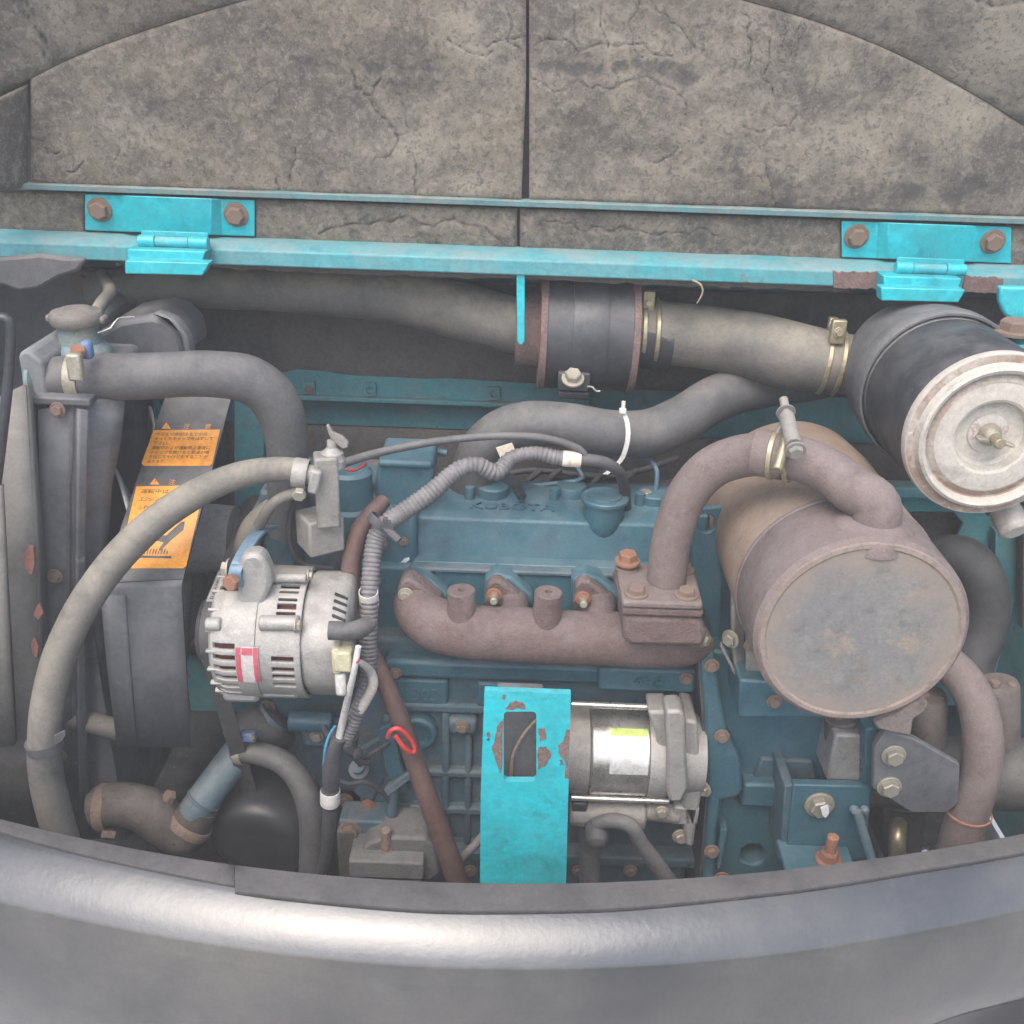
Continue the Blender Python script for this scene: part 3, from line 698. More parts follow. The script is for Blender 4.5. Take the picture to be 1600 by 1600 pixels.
# filler neck base block and neck
nb = P(124, 522, .115); s = S(nb)
lathe('filler_neck', nb+Vector((0,0,-.035)), (0,0,1), [(0,.034),(.014,.034),(.022,.030),(.026,.0235),(.042,.022),(.047,.024)], 'verdigris', rad, 36)
polyp('tank_shoulder', [(150,520),(186,500),(236,492),(262,500),(284,522),(292,562),(150,562)], .19, .10, 'black_sheet', rad, .008)
polyp('tank_seam', [(236,492),(246,488),(272,500),(292,524),(300,562),(290,562),(282,526),(262,502)], .178, .02, 'black_sheet', rad, .003)
box('neck_saddle', (nb.x+.004, nb.y+.01, nb.z-.04), (.085,.10,.03), 'brass_tank', rad, .008)
cb = nb+Vector((0,0,.012))
v = []; f = []; n = 48
for t, rr in ((0,.024),(.0,.0275),(.004,.0295),(.011,.0295),(.0145,.027),(.016,.020),(.018,.017),(.018,.008),(.0165,.001)):
    for k in range(n):
        a = 2*math.pi*k/n; w = rr*(1+(.035*math.cos(a*8) if rr > .03 else 0)); v.append(cb+Vector((w*math.cos(a), w*math.sin(a), t)))
for i in range(8):
    for k in range(n): a = i*n+k; b = i*n+(k+1) % n; f.append((a,b,b+n,a+n))
f.append(tuple(range(n))); f.append(tuple(8*n+k for k in range(n)))
cap = mesh('filler_cap', v, f, 'cap_grey', rad, angle=40)
for sgn in (-1, 1):
    box('cap_lug', cb+Vector((sgn*.0285, 0, .006)), (.010,.016,.009), 'cap_grey', cap, .003)
tubew('safety_wire', [(cb.x+.03,cb.y-.02,cb.z-.004,.0011),(cb.x+.045,cb.y-.02,cb.z+.002,.0011),(cb.x+.05,cb.y-.01,cb.z+.010,.0011),(cb.x+.065,cb.y+.0,cb.z+.010,.0011)], 'steel_bright', cap, 8)
ov = tube('overflow_hose', [(140,505,.15,9),(158,475,.19,10),(172,455,.24,10),(160,430,.30,10)], 'rubber_dusty', None); tag(ov, 'thin dusty overflow hose behind the radiator cap', 'hose')

shroud = thing('fan_shroud', 'black dented sheet metal shroud around the cooling fan', 'shroud')
strip('shroud_side', [(60,640,.03),(62,760,.03),(70,900,.03),(76,1100,.03),(82,1310,.03)], [(118,628,.035),(112,760,.035),(112,900,.035),(112,1100,.035),(118,1310,.035)], 'black_sheet', shroud, .004)
strip('shroud_face', [(113,628,.034),(108,700,.034),(106,760,.034),(106,900,.034),(108,1100,.034),(114,1310,.034)], [(196,618,.06),(188,690,.06),(174,760,.06),(168,860,.06),(168,1040,.06),(160,1310,.06)], 'black_sheet', shroud, .004)
strip('shroud_rib', [(122,640,.022),(120,760,.022),(118,900,.022),(120,1100,.022),(126,1310,.022)], [(137,640,.030),(134,760,.030),(132,900,.030),(134,1100,.030),(140,1310,.030)], 'black_sheet', shroud, .006)
boxp('shroud_flange', 46, 622, 140, 634, .025, .05, 'black_sheet', shroud, .002)
# top ring of the shroud behind the filler neck
hx = -.425; hub = Vector((-.455, .21, zp(840, .21, 320)))
v = []; f = []; na = 40
for i in range(na+1):
    a = R(100+70*i/na); c_, s_ = math.cos(a), math.sin(a)
    for (xx, rr) in ((-.50,.205),(-.462,.205),(-.455,.200),(-.425,.200),(-.425,.196),(-.50,.196)):
        v.append(Vector((xx, hub.y-rr*c_, hub.z+rr*s_)))
for i in range(na):
    for k in range(6): a = i*6+k; b = i*6+(k+1) % 6; f.append((a,b,b+6,a+6))
f.append(tuple(range(6))); f.append(tuple(na*6+k for k in range(6)))
mesh('shroud_ring', v, f, 'black_sheet', shroud, angle=30)
for k, (a, b) in enumerate(((106,.02),(118,.02),(130,.022))):
    a = R(a); box('shroud_ridge', (-.448, hub.y-.203*math.cos(a), hub.z+.203*math.sin(a)), (.05,.012,.012), 'black_sheet', shroud, .003)

fan = thing('cooling_fan', 'pale grey plastic cooling fan inside the shroud', 'fan')
lathe('hub', hub+Vector((-.02,0,0)), (1,0,0), [(0,.05),(.02,.052),(.05,.050),(.07,.046),(.105,.044),(.110,.02)], 'plastic_grey', fan, 36)
for k in range(8):
    a0 = R(k*45+8); v = []; f = []
    for i in range(9):
        r = .045+(.178-.045)*i/8; tw = .030*(1-.35*i/8); half = R(20-3*i/8)
        for j in range(7):
            t = j/6*2-1; a = a0+half*t
            v.append(hub+Vector((tw*t+.004*(1-t*t), math.cos(a)*r, math.sin(a)*r)))
    for i in range(8):
        for j in range(6): q = i*7+j; f.append((q,q+1,q+8,q+7))
    o = mesh('blade', v, f, 'plastic_grey', fan, angle=60); md = o.modifiers.new('s','SOLIDIFY'); md.thickness = .0028; md.offset = 0

# belt drive --------------------------------------------------------------
XB = -.338
alt_c = Vector((XB, .005, P(322, 985, .005).z)); fan_c = Vector((XB, .21, hub.z)); crk_c = Vector((XB, .165, zp(1245, .165, 380)))
wp = thing('water_pump_pulley', 'black water pump pulley beside the fan hub', 'pulley')
lathe('pulley_wheel', fan_c+Vector((-.016,0,0)), (1,0,0), [(0,.030),(0,.056),(.006,.058),(.012,.050),(.020,.050),(.026,.058),(.032,.056),(.032,.03)], 'black_paint', wp, 40)
cyl('pulley_boss', fan_c+Vector((-.03,0,0)), fan_c+Vector((.055,0,0)), .030, 'engine_blue_dirty', wp, 28, .002)
cr = thing('crank_pulley', 'large black crankshaft pulley low behind the alternator', 'pulley')
lathe('pulley_wheel', crk_c+Vector((-.020,0,0)), (1,0,0), [(0,.02),(0,.064),(.006,.066),(.012,.056),(.022,.056),(.028,.066),(.034,.066),(.036,.05),(.030,.02)], 'black_paint', cr, 44)
cyl('pulley_boss', crk_c+Vector((-.03,0,0)), crk_c+Vector((.07,0,0)), .028, 'black_paint', cr, 28, .002)
belt = thing('fan_belt', 'black rubber fan belt with pale printed lettering', 'belt')
circ = [(alt_c.y, alt_c.z, .037), (fan_c.y, fan_c.z, .056), (crk_c.y, crk_c.z, .062)]
pts2 = []
for y, z, r in circ: pts2 += [(y+r*math.cos(2*math.pi*k/64), z+r*math.sin(2*math.pi*k/64)) for k in range(64)]
def hull(p):
    p = sorted(set(p)); lo = []; up = []
    cr_ = lambda o, a, b: (a[0]-o[0])*(b[1]-o[1])-(a[1]-o[1])*(b[0]-o[0])
    for q in p:
        while len(lo) >= 2 and cr_(lo[-2], lo[-1], q) <= 0: lo.pop()
        lo.append(q)
    for q in reversed(p):
        while len(up) >= 2 and cr_(up[-2], up[-1], q) <= 0: up.pop()
        up.append(q)
    return lo[:-1]+up[:-1]
hp = hull(pts2); n = len(hp); cy_ = sum(p[0] for p in hp)/n; cz_ = sum(p[1] for p in hp)/n
v = []; f = []
for i in range(n):
    a = Vector(hp[i-1]); b = Vector(hp[(i+1) % n]); t = (b-a).normalized(); nn = Vector((t.y, -t.x))
    o_ = Vector(hp[i])+nn*.003; i_ = Vector(hp[i])-nn*.006
    v += [(XB-.0105,o_.x,o_.y),(XB+.0105,o_.x,o_.y),(XB+.007,i_.x,i_.y),(XB-.007,i_.x,i_.y)]
for i in range(n):
    for k in range(4): a = i*4+k; b = i*4+(k+1) % 4; c = ((i+1) % n)*4; f.append((a,b,c+(k+1) % 4,c+k))
mesh('belt_loop', v, f, 'belt', belt, angle=30)
# printed patch on the run from the alternator up to the pump
def tangent(c1, c2):   # outer tangent on the near (-Y) side
    best = None
    y1, z1, r1 = c1; y2, z2, r2 = c2; d = Vector((y2-y1, z2-z1)); L = d.length; ang = math.atan2(d.y, d.x)
    a = ang+math.acos((r1-r2)/L); nn = Vector((math.cos(a), math.sin(a)))
    return Vector((y1,z1))+nn*r1, Vector((y2,z2))+nn*r2, nn
ta, tb, tn = tangent(circ[0], circ[1])
dv = (tb-ta).normalized(); A3 = Vector((0, ta.x+tn.x*.0034, ta.y+tn.y*.0034)); D3 = Vector((0, dv.x, dv.y)); N3 = Vector((0, tn.x, tn.y))
LB = (tb-ta).length
def belt_quad(name, s0, s1, w0, w1, mt, off):
    o3 = A3+N3*off; return mesh(name, [o3+D3*s0+Vector((XB+w0,0,0)), o3+D3*s0+Vector((XB+w1,0,0)), o3+D3*s1+Vector((XB+w1,0,0)), o3+D3*s1+Vector((XB+w0,0,0))], [(0,1,2,3)], mt, belt)
belt_quad('print_patch', LB*.02, LB*.30, -.0095, .0095, 'belt_print', .0003)
text('lettering', 'BANDO', A3+N3*.0008+D3*(LB*.04)+Vector((XB+.0005,0,0)), D3, Vector((-1,0,0)), LB*.24, 'belt', belt, .0001, .0070)
text('lettering', 'RPF 3390', A3+N3*.0008+D3*(LB*.04)+Vector((XB+.0085,0,0)), D3, Vector((-1,0,0)), LB*.24, 'belt', belt, .0001, .0055)
text('lettering', 'POWER', A3+N3*.0005+D3*(LB*.36)+Vector((XB+.006,0,0)), D3, Vector((-1,0,0)), LB*.2, 'conduit', belt, .0001, .010)

# fan guard plate with warning stickers -------------------------------------
gp = thing('fan_guard', 'black bent fan guard plate carrying two orange warning stickers', 'guard')
q1, q2, q3, q4 = P(262,606,.175), P(366,606,.175), P(286,907,.0), P(158,914,.0)
gn = ((q3-q1).cross(q2-q4)).normalized()
if gn.dot(CAM-q1) < 0: gn = -gn
gc = (q1+q2+q3+q4)/4
prj = lambda px, py, off=0.0: PP(px, py, gc+gn*off, gn)
q1, q2, q3, q4 = prj(262,606), prj(366,606), prj(286,905), prj(158,912)
extrude_poly('upper_plate', [[q1,q2,q3,q4]], -gn*.004, 'black_paint', gp, .001)
strip('lower_plate', [(158,912.5,q4.y),(157,922,q4.y-.004),(168,1040,q4.y-.006),(184,1166,q4.y-.008)], [(286,905.5,q3.y),(284,917,q3.y-.004),(291,1040,q3.y-.006),(299,1166,q3.y-.008)], 'black_sheet', gp, .004)
strip('plate_fold', [(160,930,q4.y-.0065),(172,1040,q4.y-.0085),(186,1160,q4.y-.0105)], [(196,930,q4.y-.0065),(204,1040,q4.y-.0085),(214,1160,q4.y-.0105)], 'black_sheet', gp, .005)
tube('guard_stay', [(92,1118,.05,17),(140,1128,.04,17),(190,1142,.03,17)], 'rubber_dusty', gp)
def sticker(name, pts, mt, off=.0006):
    v = [prj(a, b, off) for a, b in pts]; return mesh(name, v, [tuple(range(len(v)))], mt, gp)
s1 = sticker('warning_sticker', [(240,672),(344,671),(332,724),(327,728),(225,728),(221,724)], 'sticker_orange')
s2 = sticker('warning_sticker', [(213,760),(320,758),(291,884),(286,888),(188,888),(184,884)], 'sticker_orange')
def label_text(s, x, y, w, h, par, mt='sticker_ink', sl=-.30):
    o = prj(x, y, .0009); ux = prj(x+w, y, .0009)-o; W = ux.length; uy = prj(x-sl*h*1.0, y-h, .0009)-o
    return text('lettering', s, o, ux.normalized(), uy.normalized(), W, mt, par, .00005, uy.length)
for i, (s, w) in enumerate((('ラジエータが冷えてから', 84), ('ゆっくりキャップをはずして', 96), ('下さい。', 26), ('運転中および運転停止直後に', 96), ('キャップを開けると熱湯が噴', 97), ('き出してやけどをすることが', 97), ('あります。', 30))):
    label_text(s, 243-i*2.25, 681+i*7.1, w*.95, 5.6, s1)
def warn_tri(x, y, par):
    o = sticker('warning_triangle', [(x,y-10),(x+7,y),(x-8,y)], 'sticker_orange', .0008); o.parent = par
    label_text('!', x-.8, y-1.5, 1.4, 5.5, par, 'sticker_black')
warn_tri(260, 670, s1); label_text('注', 286, 670, 9, 8, s1, 'sticker_orange'); label_text('意', 319, 670, 10, 8, s1, 'sticker_orange')
warn_tri(242, 757, s2); label_text('注', 263, 757, 10, 8, s2, 'sticker_orange'); label_text('意', 294, 757, 10, 8, s2, 'sticker_orange')
label_text('運転中は', 219, 771, 44, 7, s2); label_text('エンジンファンに', 217, 783, 62, 7, s2); label_text('ふれないこと。', 214, 796, 56, 7, s2)
sticker('hand_pictogram', [(a/4, b/4+750) for a, b in ((905,388),(960,350),(1040,345),(1130,262),(1155,258),(1146,312),(1062,382),(1000,443),(990,436),(1022,390),(960,376))], 'sticker_black', .0009).parent = s2
sticker('fan_pictogram', [(a/4, b/4+750) for a, b in ((812,470),(1070,475),(1070,490),(806,485))], 'sticker_black', .0009).parent = s2
label_text('ıllıllllıllı', 211, 866, 50, 8, s2)

# left pillar and door edge ---------------------------------------------------
pil = thing('door_pillar', 'dusty grey beige steel pillar with chipped primer left of the radiator', 'pillar')
strip('pillar_sheet', [(-40,640,-.02),(-40,900,-.03),(-40,1100,-.04),(-40,1300,-.05)], [(40,600,-.0),(58,900,-.01),(62,1100,-.02),(72,1300,-.03)], 'dusty_sheet', pil, .004)
strip('pillar_return', [(40,600,.0),(58,900,-.01),(62,1100,-.02),(72,1300,-.03)], [(58,620,.06),(74,900,.05),(80,1100,.04),(88,1300,.03)], 'dusty_sheet', pil, .004)
strip('pillar_bar', [(-30,760,-.06),(-30,960,-.06),(-30,1165,-.06)], [(4,760,-.055),(14,960,-.055),(25,1160,-.055)], 'dusty_sheet', pil, .012)
for pts in ([(38,866),(44,853),(52,855),(54,880),(50,899),(40,892),(37,880)], [(56,950),(61,943),(68,958),(60,968),(52,962)], [(48,1005),(54,995),(60,1010),(58,1030),(50,1022)]):
    b_ = [P(a, b, 0) for a, b in pts]; polyp('paint_chip', pts, -.034, .004, 'primer_rust', pil, .0005)
tube('door_seal', [(-12,496,-.05,8),(8,497,-.05,8),(17,512,-.05,8),(16,560,-.05,8),(8,640,-.05,8),(-4,740,-.05,8),(-20,860,-.05,8)], 'black_paint', pil, 14)
lp = polyp('corner_gusset', [(-30,1120),(14,1170),(18,1210),(40,1275),(40,1330),(-30,1330)], -.02, .01, 'teal_rusty', None, .001); tag(lp, 'dirty turquoise gusset at the foot of the door pillar', 'gusset')

flap = polyp('rubber_flap', [(-30,404),(20,401),(62,397),(100,402),(134,404),(122,424),(92,434),(60,452),(30,456),(8,448),(-30,440)], .17, .010, 'rubber', None, .004); tag(flap, 'curled grey rubber flap hanging under the hinge rail', 'flap')
fb = thing('rear_baffle', 'dark stained baffle sheet behind the radiator tank', 'baffle')
polyp('baffle_sheet', [(-60,430),(140,420),(200,600),(200,720),(-60,720)], .40, .01, 'black_sheet', fb, .001)
boltp(131, 441, .39, 13, 'bolt_rust', fb)

# upper radiator hose ---------------------------------------------------------
uh = thing('radiator_hose', 'thick grey rubber hose bending down from the radiator tank to the engine', 'hose')
tube('hose', [(86,592,.065,34),(130,590,.065,35.5),(230,588,.065,36),(330,584,.07,36),(392,594,.08,37.5),(432,630,.09,37),(448,690,.095,33),(449,760,.10,31),(449,830,.11,30)], 'rubber', uh, 28, .0012)
ctr = P(122,590,.065); r_ = 36*S(ctr)
cl = clamp_band('hose_clamp', ctr, (1,0,0), r_, .014, 'bolt_zinc', uh)
box('worm_housing', P(118,573,.02), (.016,.012,.030), 'bolt_zinc', cl, .003); bolt(P(122,553,.03), (.2,-.3,1), .0085, 'bolt_orange', cl, washer=False)
box('screw_tail', P(136,546,.04), (.012,.014,.02), 'blue_clip', cl, .004)
cyl('outlet_neck', P(50,592,.065), P(96,591,.065), 28*S(ctr), 'verdigris', rad, 32, .002)
lathe('neck_flange', P(54,592,.065), (1,0,0), [(0,.028),(.002,.031),(.006,.031),(.010,.024)], 'verdigris', rad, 32)

# long hose sweeping across -----------------------------------------------------
lh = thing('return_hose', 'long dusty grey hose sweeping in front of the fan guard', 'hose')
tube('hose', [(478,738,.02,19),(448,733,.02,20),(400,737,.02,20.5),(340,755,.01,22),(280,787,.0,23.5),(225,830,-.02,24.5),(170,888,-.04,25),(125,955,-.06,25),(95,1020,-.07,25),(76,1090,-.08,25),(69,1150,-.09,25),(72,1210,-.09,26),(85,1270,-.09,26),(104,1335,-.09,26)], 'rubber_dusty', lh, 26, .0008)
ctr = P(470,739,.02); ax = (P(478,738,.02)-P(448,733,.02)).normalized()
cl = clamp_band('hose_clamp', ctr, ax, 21*S(ctr), .016, 'aluminium', lh)
box('worm_housing', P(492,752,.0), (.012,.010,.028), 'aluminium', cl, .003, Matrix.Rotation(R(12), 4, 'Y').to_euler()); bolt(P(468,770,-.003), (0,-1,-.3), .0075, 'bolt_zinc', cl, washer=False)
ctr = P(70,1163,-.09)
zt_ = lathe('cable_tie', ctr+Vector((0,0,-.006)), (-.1,0,1), [(0,.0185),(0,.0198),(.012,.0198),(.012,.0185)], 'rubber_dark', None, 30); tag(zt_, 'dark cable tie looped round the dusty return hose', 'cable tie')
mesh_tail = None
tt = thing('tie_tail', 'loose grey strap tail beside the dusty return hose', 'strap') if False else None
# lower metal pipe, rubber elbow, bypass hose ------------------------------------
lpipe = thing('water_pipe', 'blue painted steel water pipe slanting down to a rubber elbow', 'pipe')
tube('pipe', [(430,1118,.10,28),(408,1140,.09,28),(378,1172,.07,27),(345,1212,.05,26),(312,1258,.03,26),(300,1275,.03,26)], 'engine_blue_light', lpipe, 26)
tube('pipe_elbow', [(440,1150,.12,24),(415,1138,.09,30),(392,1136,.09,30),(372,1160,.08,29)], 'rubber', lpipe, 24)
ctr = P(318,1250,.033); ax = (P(300,1275,.03)-P(345,1212,.05)).normalized()
lathe('pipe_bead', ctr-ax*.004, ax, [(0,.017),(.002,.0235),(.007,.0235),(.010,.017)], 'engine_blue_dirty', lpipe, 30)
eb = thing('lower_hose', 'muddy brown rubber elbow hose joining the water pipe low down', 'hose')
tube('hose', [(150,1262,.03,33),(190,1256,.03,35),(230,1266,.03,36),(262,1290,.03,36),(285,1302,.03,34),(302,1278,.03,31),(314,1258,.033,29)], 'pump_brown', eb, 26, .002)
ctr = P(296,1288,.03)
cl = clamp_band('hose_clamp', ctr, ax, 34*S(ctr), .014, 'bolt_rust', eb); bolt(P(268,1245,.02), (-.6,-.5,.6), .009, 'bolt_rust', cl, washer=False)
ctr = P(165,1262,.03); cl = clamp_band('hose_clamp', ctr, (1,0,.05), 36*S(ctr), .014, 'bolt_rust', eb); bolt(P(172,1300,.0), (0,-.8,-.6), .010, 'bolt_rust', cl, washer=False)
bp_ = thing('bypass_hose', 'smooth grey hose arching over the black oil filter', 'hose')
tube('hose', [(368,1172,.05,17),(400,1176,.04,18),(440,1190,.03,19),(470,1222,.02,20),(485,1270,.01,20),(488,1320,.01,20),(486,1375,.01,20)], 'rubber', bp_, 24)
ctr = P(378,1174,.048); cl = clamp_band('hose_clamp', ctr, (P(400,1176,.04)-P(368,1172,.05)).normalized(), 18.5*S(ctr), .012, 'bolt_zinc', bp_)
box('screw_housing', P(388,1150,.03), (.020,.012,.014), 'blue_clip', cl, .003); bolt(P(393,1151,.022), (.3,-1,.2), .004, 'zinc_yellow', cl, washer=False)
of = thing('oil_filter', 'large smooth black oil filter canister below the alternator', 'oil filter')
oc = P(420,1275,.09); oax = Vector((-.10,-.85,-.12)).normalized()
s = S(oc)
lathe('canister', oc-oax*.07, oax, [(0,78*s),(.06,80*s),(.100,80*s),(.112,78*s),(.122,70*s),(.127,56*s),(.129,36*s),(.126,26*s),(.126,10*s)], 'filter_black', of, 48)
lathe('mounting_head', oc-oax*.085, oax, [(0,60*s),(.014,64*s),(.016,60*s)], 'engine_blue_dirty', of, 36)
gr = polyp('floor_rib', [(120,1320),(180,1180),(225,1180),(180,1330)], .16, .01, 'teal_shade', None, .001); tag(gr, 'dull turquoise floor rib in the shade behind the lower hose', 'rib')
# ================================================================ engine
eng = thing('engine', 'blue grey painted four cylinder diesel engine block and head', 'engine')
YB_ = .06
blk = boxp('cylinder_block', 560, 1005, 1093, 1400, YB_, .24, 'engine_blue_dirty', eng, .006)
# cast pads and webs on the block side
boxp('cast_rail', 600, 1040, 1092, 1068, YB_-.022, .03, 'engine_blue', eng, .006)
boxp('cast_pad', 604, 1062, 700, 1108, YB_-.012, .02, 'engine_blue', eng, .004)
boxp('cast_pad', 935, 1046, 1088, 1082, YB_-.036, .03, 'engine_blue', eng, .004)
boxp('cast_pad', 745, 1068, 842, 1106, YB_-.016, .024, 'engine_blue', eng, .004)
boxp('cast_web', 690, 1105, 702, 1330, YB_-.012, .02, 'engine_blue_dirty', eng, .004)
boxp('cast_web', 726, 1150, 736, 1330, YB_-.012, .02, 'engine_blue_dirty', eng, .004)
for y in (1205, 1262, 1318): boxp('cast_web', 640, y, 775, y+12, YB_-.012, .02, 'engine_blue_dirty', eng, .004)
boxp('cast_web', 600, 1100, 760, 1116, YB_-.014, .02, 'engine_blue_dirty', eng, .005)
boxp('cast_web', 600, 1120, 614, 1330, YB_-.014, .02, 'engine_blue_dirty', eng, .005)
boxp('casting_boss', 700, 1125, 745, 1150, YB_-.02, .03, 'engine_blue_dirty', eng, .006)
p = P(655,1135,YB_); lathe('core_plug', p, (0,-1,0), [(0,.024),(.016,.024),(.019,.021),(.019,.017),(.010,.0155),(.010,.004)], 'engine_blue', eng, 36)
# raised cast lettering
def front_text(s, x0, y0, x1, y1, Y, mt, ext=.0012, par=None):
    o = P(x0, y1, Y); return text('lettering', s, o, Vector((1,0,0)), Vector((0,0,1)), P(x1,y1,Y).x-o.x, mt, par or eng, ext, P(x0,y0,Y).z-o.z)
front_text('V1505', 612, 1075, 684, 1093, YB_-.0135, 'engine_blue', .0014)
front_text('498', 990, 1057, 1034, 1072, YB_-.0375, 'engine_blue', .0014)
# cylinder head
boxp('cylinder_head', 566, 893, 1090, 1010, .085, .19, 'engine_blue', eng, .004)
boxp('head_gasket', 566, 1006, 1091, 1010, .078, .19, 'rust', eng, .0005)
boxp('head_ledge', 640, 893, 1010, 900, .080, .02, 'engine_blue_dirty', eng, .002)
for x0 in (625, 757, 893):     # port flanges cast on the head behind the manifold arms
    polyp('port_flange', [(x0,905),(x0+18,897),(x0+42,902),(x0+75,930),(x0+78,946),(x0+40,950),(x0+34,960),(x0,960)], .062, .03, 'engine_blue', eng, .004)
# valve cover
xl, xr = xp(648, 840, .10), xp(1080, 840, .10)
zz = lambda py, Y: zp(py, Y, 840)
prof = [(.10, zz(891,.10)), (.10, zz(883,.10)), (.112, zz(879,.112)), (.122, zz(815,.122)), (.134, zz(803,.134)), (.225, zz(803,.134)+.006), (.235, zz(803,.134)-.01), (.245, zz(891,.10))]
vc = prism_x('valve_cover', prof, xl, xr, 'engine_blue', eng, .005, 3)
ztop = zz(803,.134)
boxp('cover_flange', 646, 884, 1082, 893, .094, .15, 'engine_blue', eng, .0015)
# raised ridge on top of the cover where the lettering stands
tx0 = P(735, 792, .15)
pt = PZ(735, 793, ztop+.003); pt2 = PZ(866, 797, ztop+.003)
text('lettering', 'KUBOTA', Vector((pt.x, pt.y, ztop+.002)), Vector((1,0,.0)), Vector((0,1,.04)), pt2.x-pt.x, 'engine_blue', vc, .0012, .017)
# oval injector caps and studs along the rear of the cover
def topcyl(px, py, rpx, h, sx=1.0, mt='engine_blue', name='cover_boss', dz=0.0, par=vc):
    p = PZ(px, py, ztop+h+dz); r = rpx*S(p)
    o = lathe(name, Vector((p.x,p.y,ztop-.008)), (0,0,1), [(0,r),(h+.006+dz,r),(h+.008+dz,r*.93),(h+.0085+dz,r*.5)], mt, par, 30)
    return o
topcyl(770, 757, 25, .016); topcyl(893, 757, 24, .016); topcyl(1022, 768, 26, .014)
for x, y in ((734,760),(867,762),(1001,770)):
    topcyl(x, y, 8, .018, name='cover_stud'); 
p = PZ(1008, 775, ztop+.01); bolt(p, (0,0,1), .008, 'bolt_zinc', vc, name='cover_nut')
# oil filler: funnel shaped boss on the front edge and a round cap
oc_ = P(945, 778, .138)
zc = oc_.z-ztop
lathe('filler_boss', Vector((oc_.x, oc_.y, ztop-.030)), (0,0,1), [(0,.014),(.008,.0195),(.018,.0235),(.026,.025),(.030+zc,.0255)], 'engine_blue', vc, 36)
oilcap = thing('oil_filler_cap', 'round blue oil filler cap on the front edge of the valve cover', 'cap')
lathe('cap_disc', Vector((oc_.x, oc_.y, oc_.z-.004)), (0,0,1), [(0,.0255),(.001,.0295),(.005,.0295),(.0065,.028),(.0065,.021),(.0085,.0205),(.009,.018)], 'engine_blue', oilcap, 40)
# left end housing of the head
boxp('end_housing', 560, 800, 650, 892, .098, .16, 'engine_blue', eng, .008)
boxp('end_flange', 556, 882, 652, 894, .090, .1, 'engine_blue', eng, .002)
sc_ = polyp('paint_scrape', [(625,880),(632,873),(639,871),(640,875),(632,880),(626,883)], .0965, .001, 'white_bare', eng, 0)
# breather box
polyp('breather_box', [(588,734),(596,723),(668,724),(678,732),(676,760),(650,790),(640,806),(596,806),(584,780)], .12, .07, 'engine_blue', eng, .006)
boxp('breather_top', 590, 721, 676, 733, .115, .08, 'engine_blue', eng, .004)
tube('pipe_stub', [(640,716,.20,6),(670,706,.2,6),(698,708,.2,6)], 'engine_blue', eng, 12)
# thermostat / water outlet housing behind the valve
thx = P(549, 790, .12); s = S(thx)
lathe('thermostat_housing', Vector((thx.x, thx.y, thx.z-.03)), (0,0,1), [(0,.034),(.03,.034),(.034,.028),(.06,.026),(.075,.027),(.079,.022)], 'engine_blue', eng, 34)
boxp('water_flange', 405, 770, 600, 800, .12, .10, 'engine_blue_dirty', eng, .006)
boxp('gear_case', 408, 798, 604, 1240, .115, .18, 'engine_blue_dirty', eng, .010)
boxp('gear_case_rib', 470, 1125, 560, 1170, .08, .05, 'engine_blue_dirty', eng, .006)
cyl('coolant_stub', P(452,1125,.07), P(520,1128,.07), 17*S(P(480,1125,.07)), 'engine_blue', eng, 26, .002)
boxp('pump_body', 400, 815, 470, 900, .10, .06, 'engine_blue_dirty', eng, .010)
tube('water_elbow', [(395,900,.10,20),(385,860,.09,20),(400,820,.10,20),(440,785,.12,18)], 'rubber_dusty', eng, 20)
# fuel / injector lines
for pts in ([(812,760,.22,3.2),(903,750,.20,3.2),(905,735,.20,3.2),(890,715,.22,3.2)], [(1024,770,.19,3.6),(1026,735,.19,3.6),(1012,717,.21,3.6),(985,716,.24,3.6)], [(655,720,.16,3.5),(650,707,.17,3.5),(635,703,.19,3.5),(610,704,.22,3.5)]):
    tube('fuel_line', pts, 'tube_blue', eng, 10, step=.004)
for x in (815, 845, 920, 965): tube('injector_pipe', [(x,800,.27,5),(x+4,760,.27,5),(x+30,735,.29,5)], 'rubber_dark', eng, 10)
# oil pan lip, bracket low on the block
boxp('mount_bracket', 530, 1285, 690, 1330, .02, .04, 'engine_blue_dirty', eng, .003)
boltp(547, 1297, .02, 13, 'bolt_rust', eng)
boxp('bracket_gusset', 528, 1300, 560, 1400, .01, .05, 'pump_brown', eng, .003)
p = P(563,1207,.05); lathe('pressure_switch', p, (0,-.6,.8), [(0,.010),(.010,.010),(.011,.013),(.018,.013),(.020,.008),(.032,.007),(.034,.009),(.036,.004)], 'engine_blue_light', eng, 22)
tube('switch_lead', [(562,1195,.03,4),(575,1180,.02,4),(600,1165,.03,4),(620,1150,.05,4)], 'rubber_dark', eng, 10)
polyp('lever', [(597,1242),(601,1234),(644,1205),(648,1210),(645,1216),(602,1247)], .02, .008, 'engine_blue_light', eng, .001)
cyl('lever_post', P(615,1225,.03), P(612,1272,.03), 9*S(P(612,1250,.03)), 'engine_blue_dirty', eng, 18, .001)
polyp('lever_plate', [(590,1140),(612,1130),(625,1190),(640,1235),(620,1240),(600,1200)], .035, .008, 'engine_blue', eng, .002)
polyp('governor_cover', [(555,1175),(596,1150),(606,1210),(580,1260),(552,1240)], .055, .03, 'engine_blue_dirty', eng, .004)
boxp('pan_rail', 560, 1335, 1090, 1349, .035, .05, 'engine_blue_dirty', eng, .003)
for x in (700, 735, 905, 985): boltp(x, 1360, .03, 8, 'bolt_rust', eng)

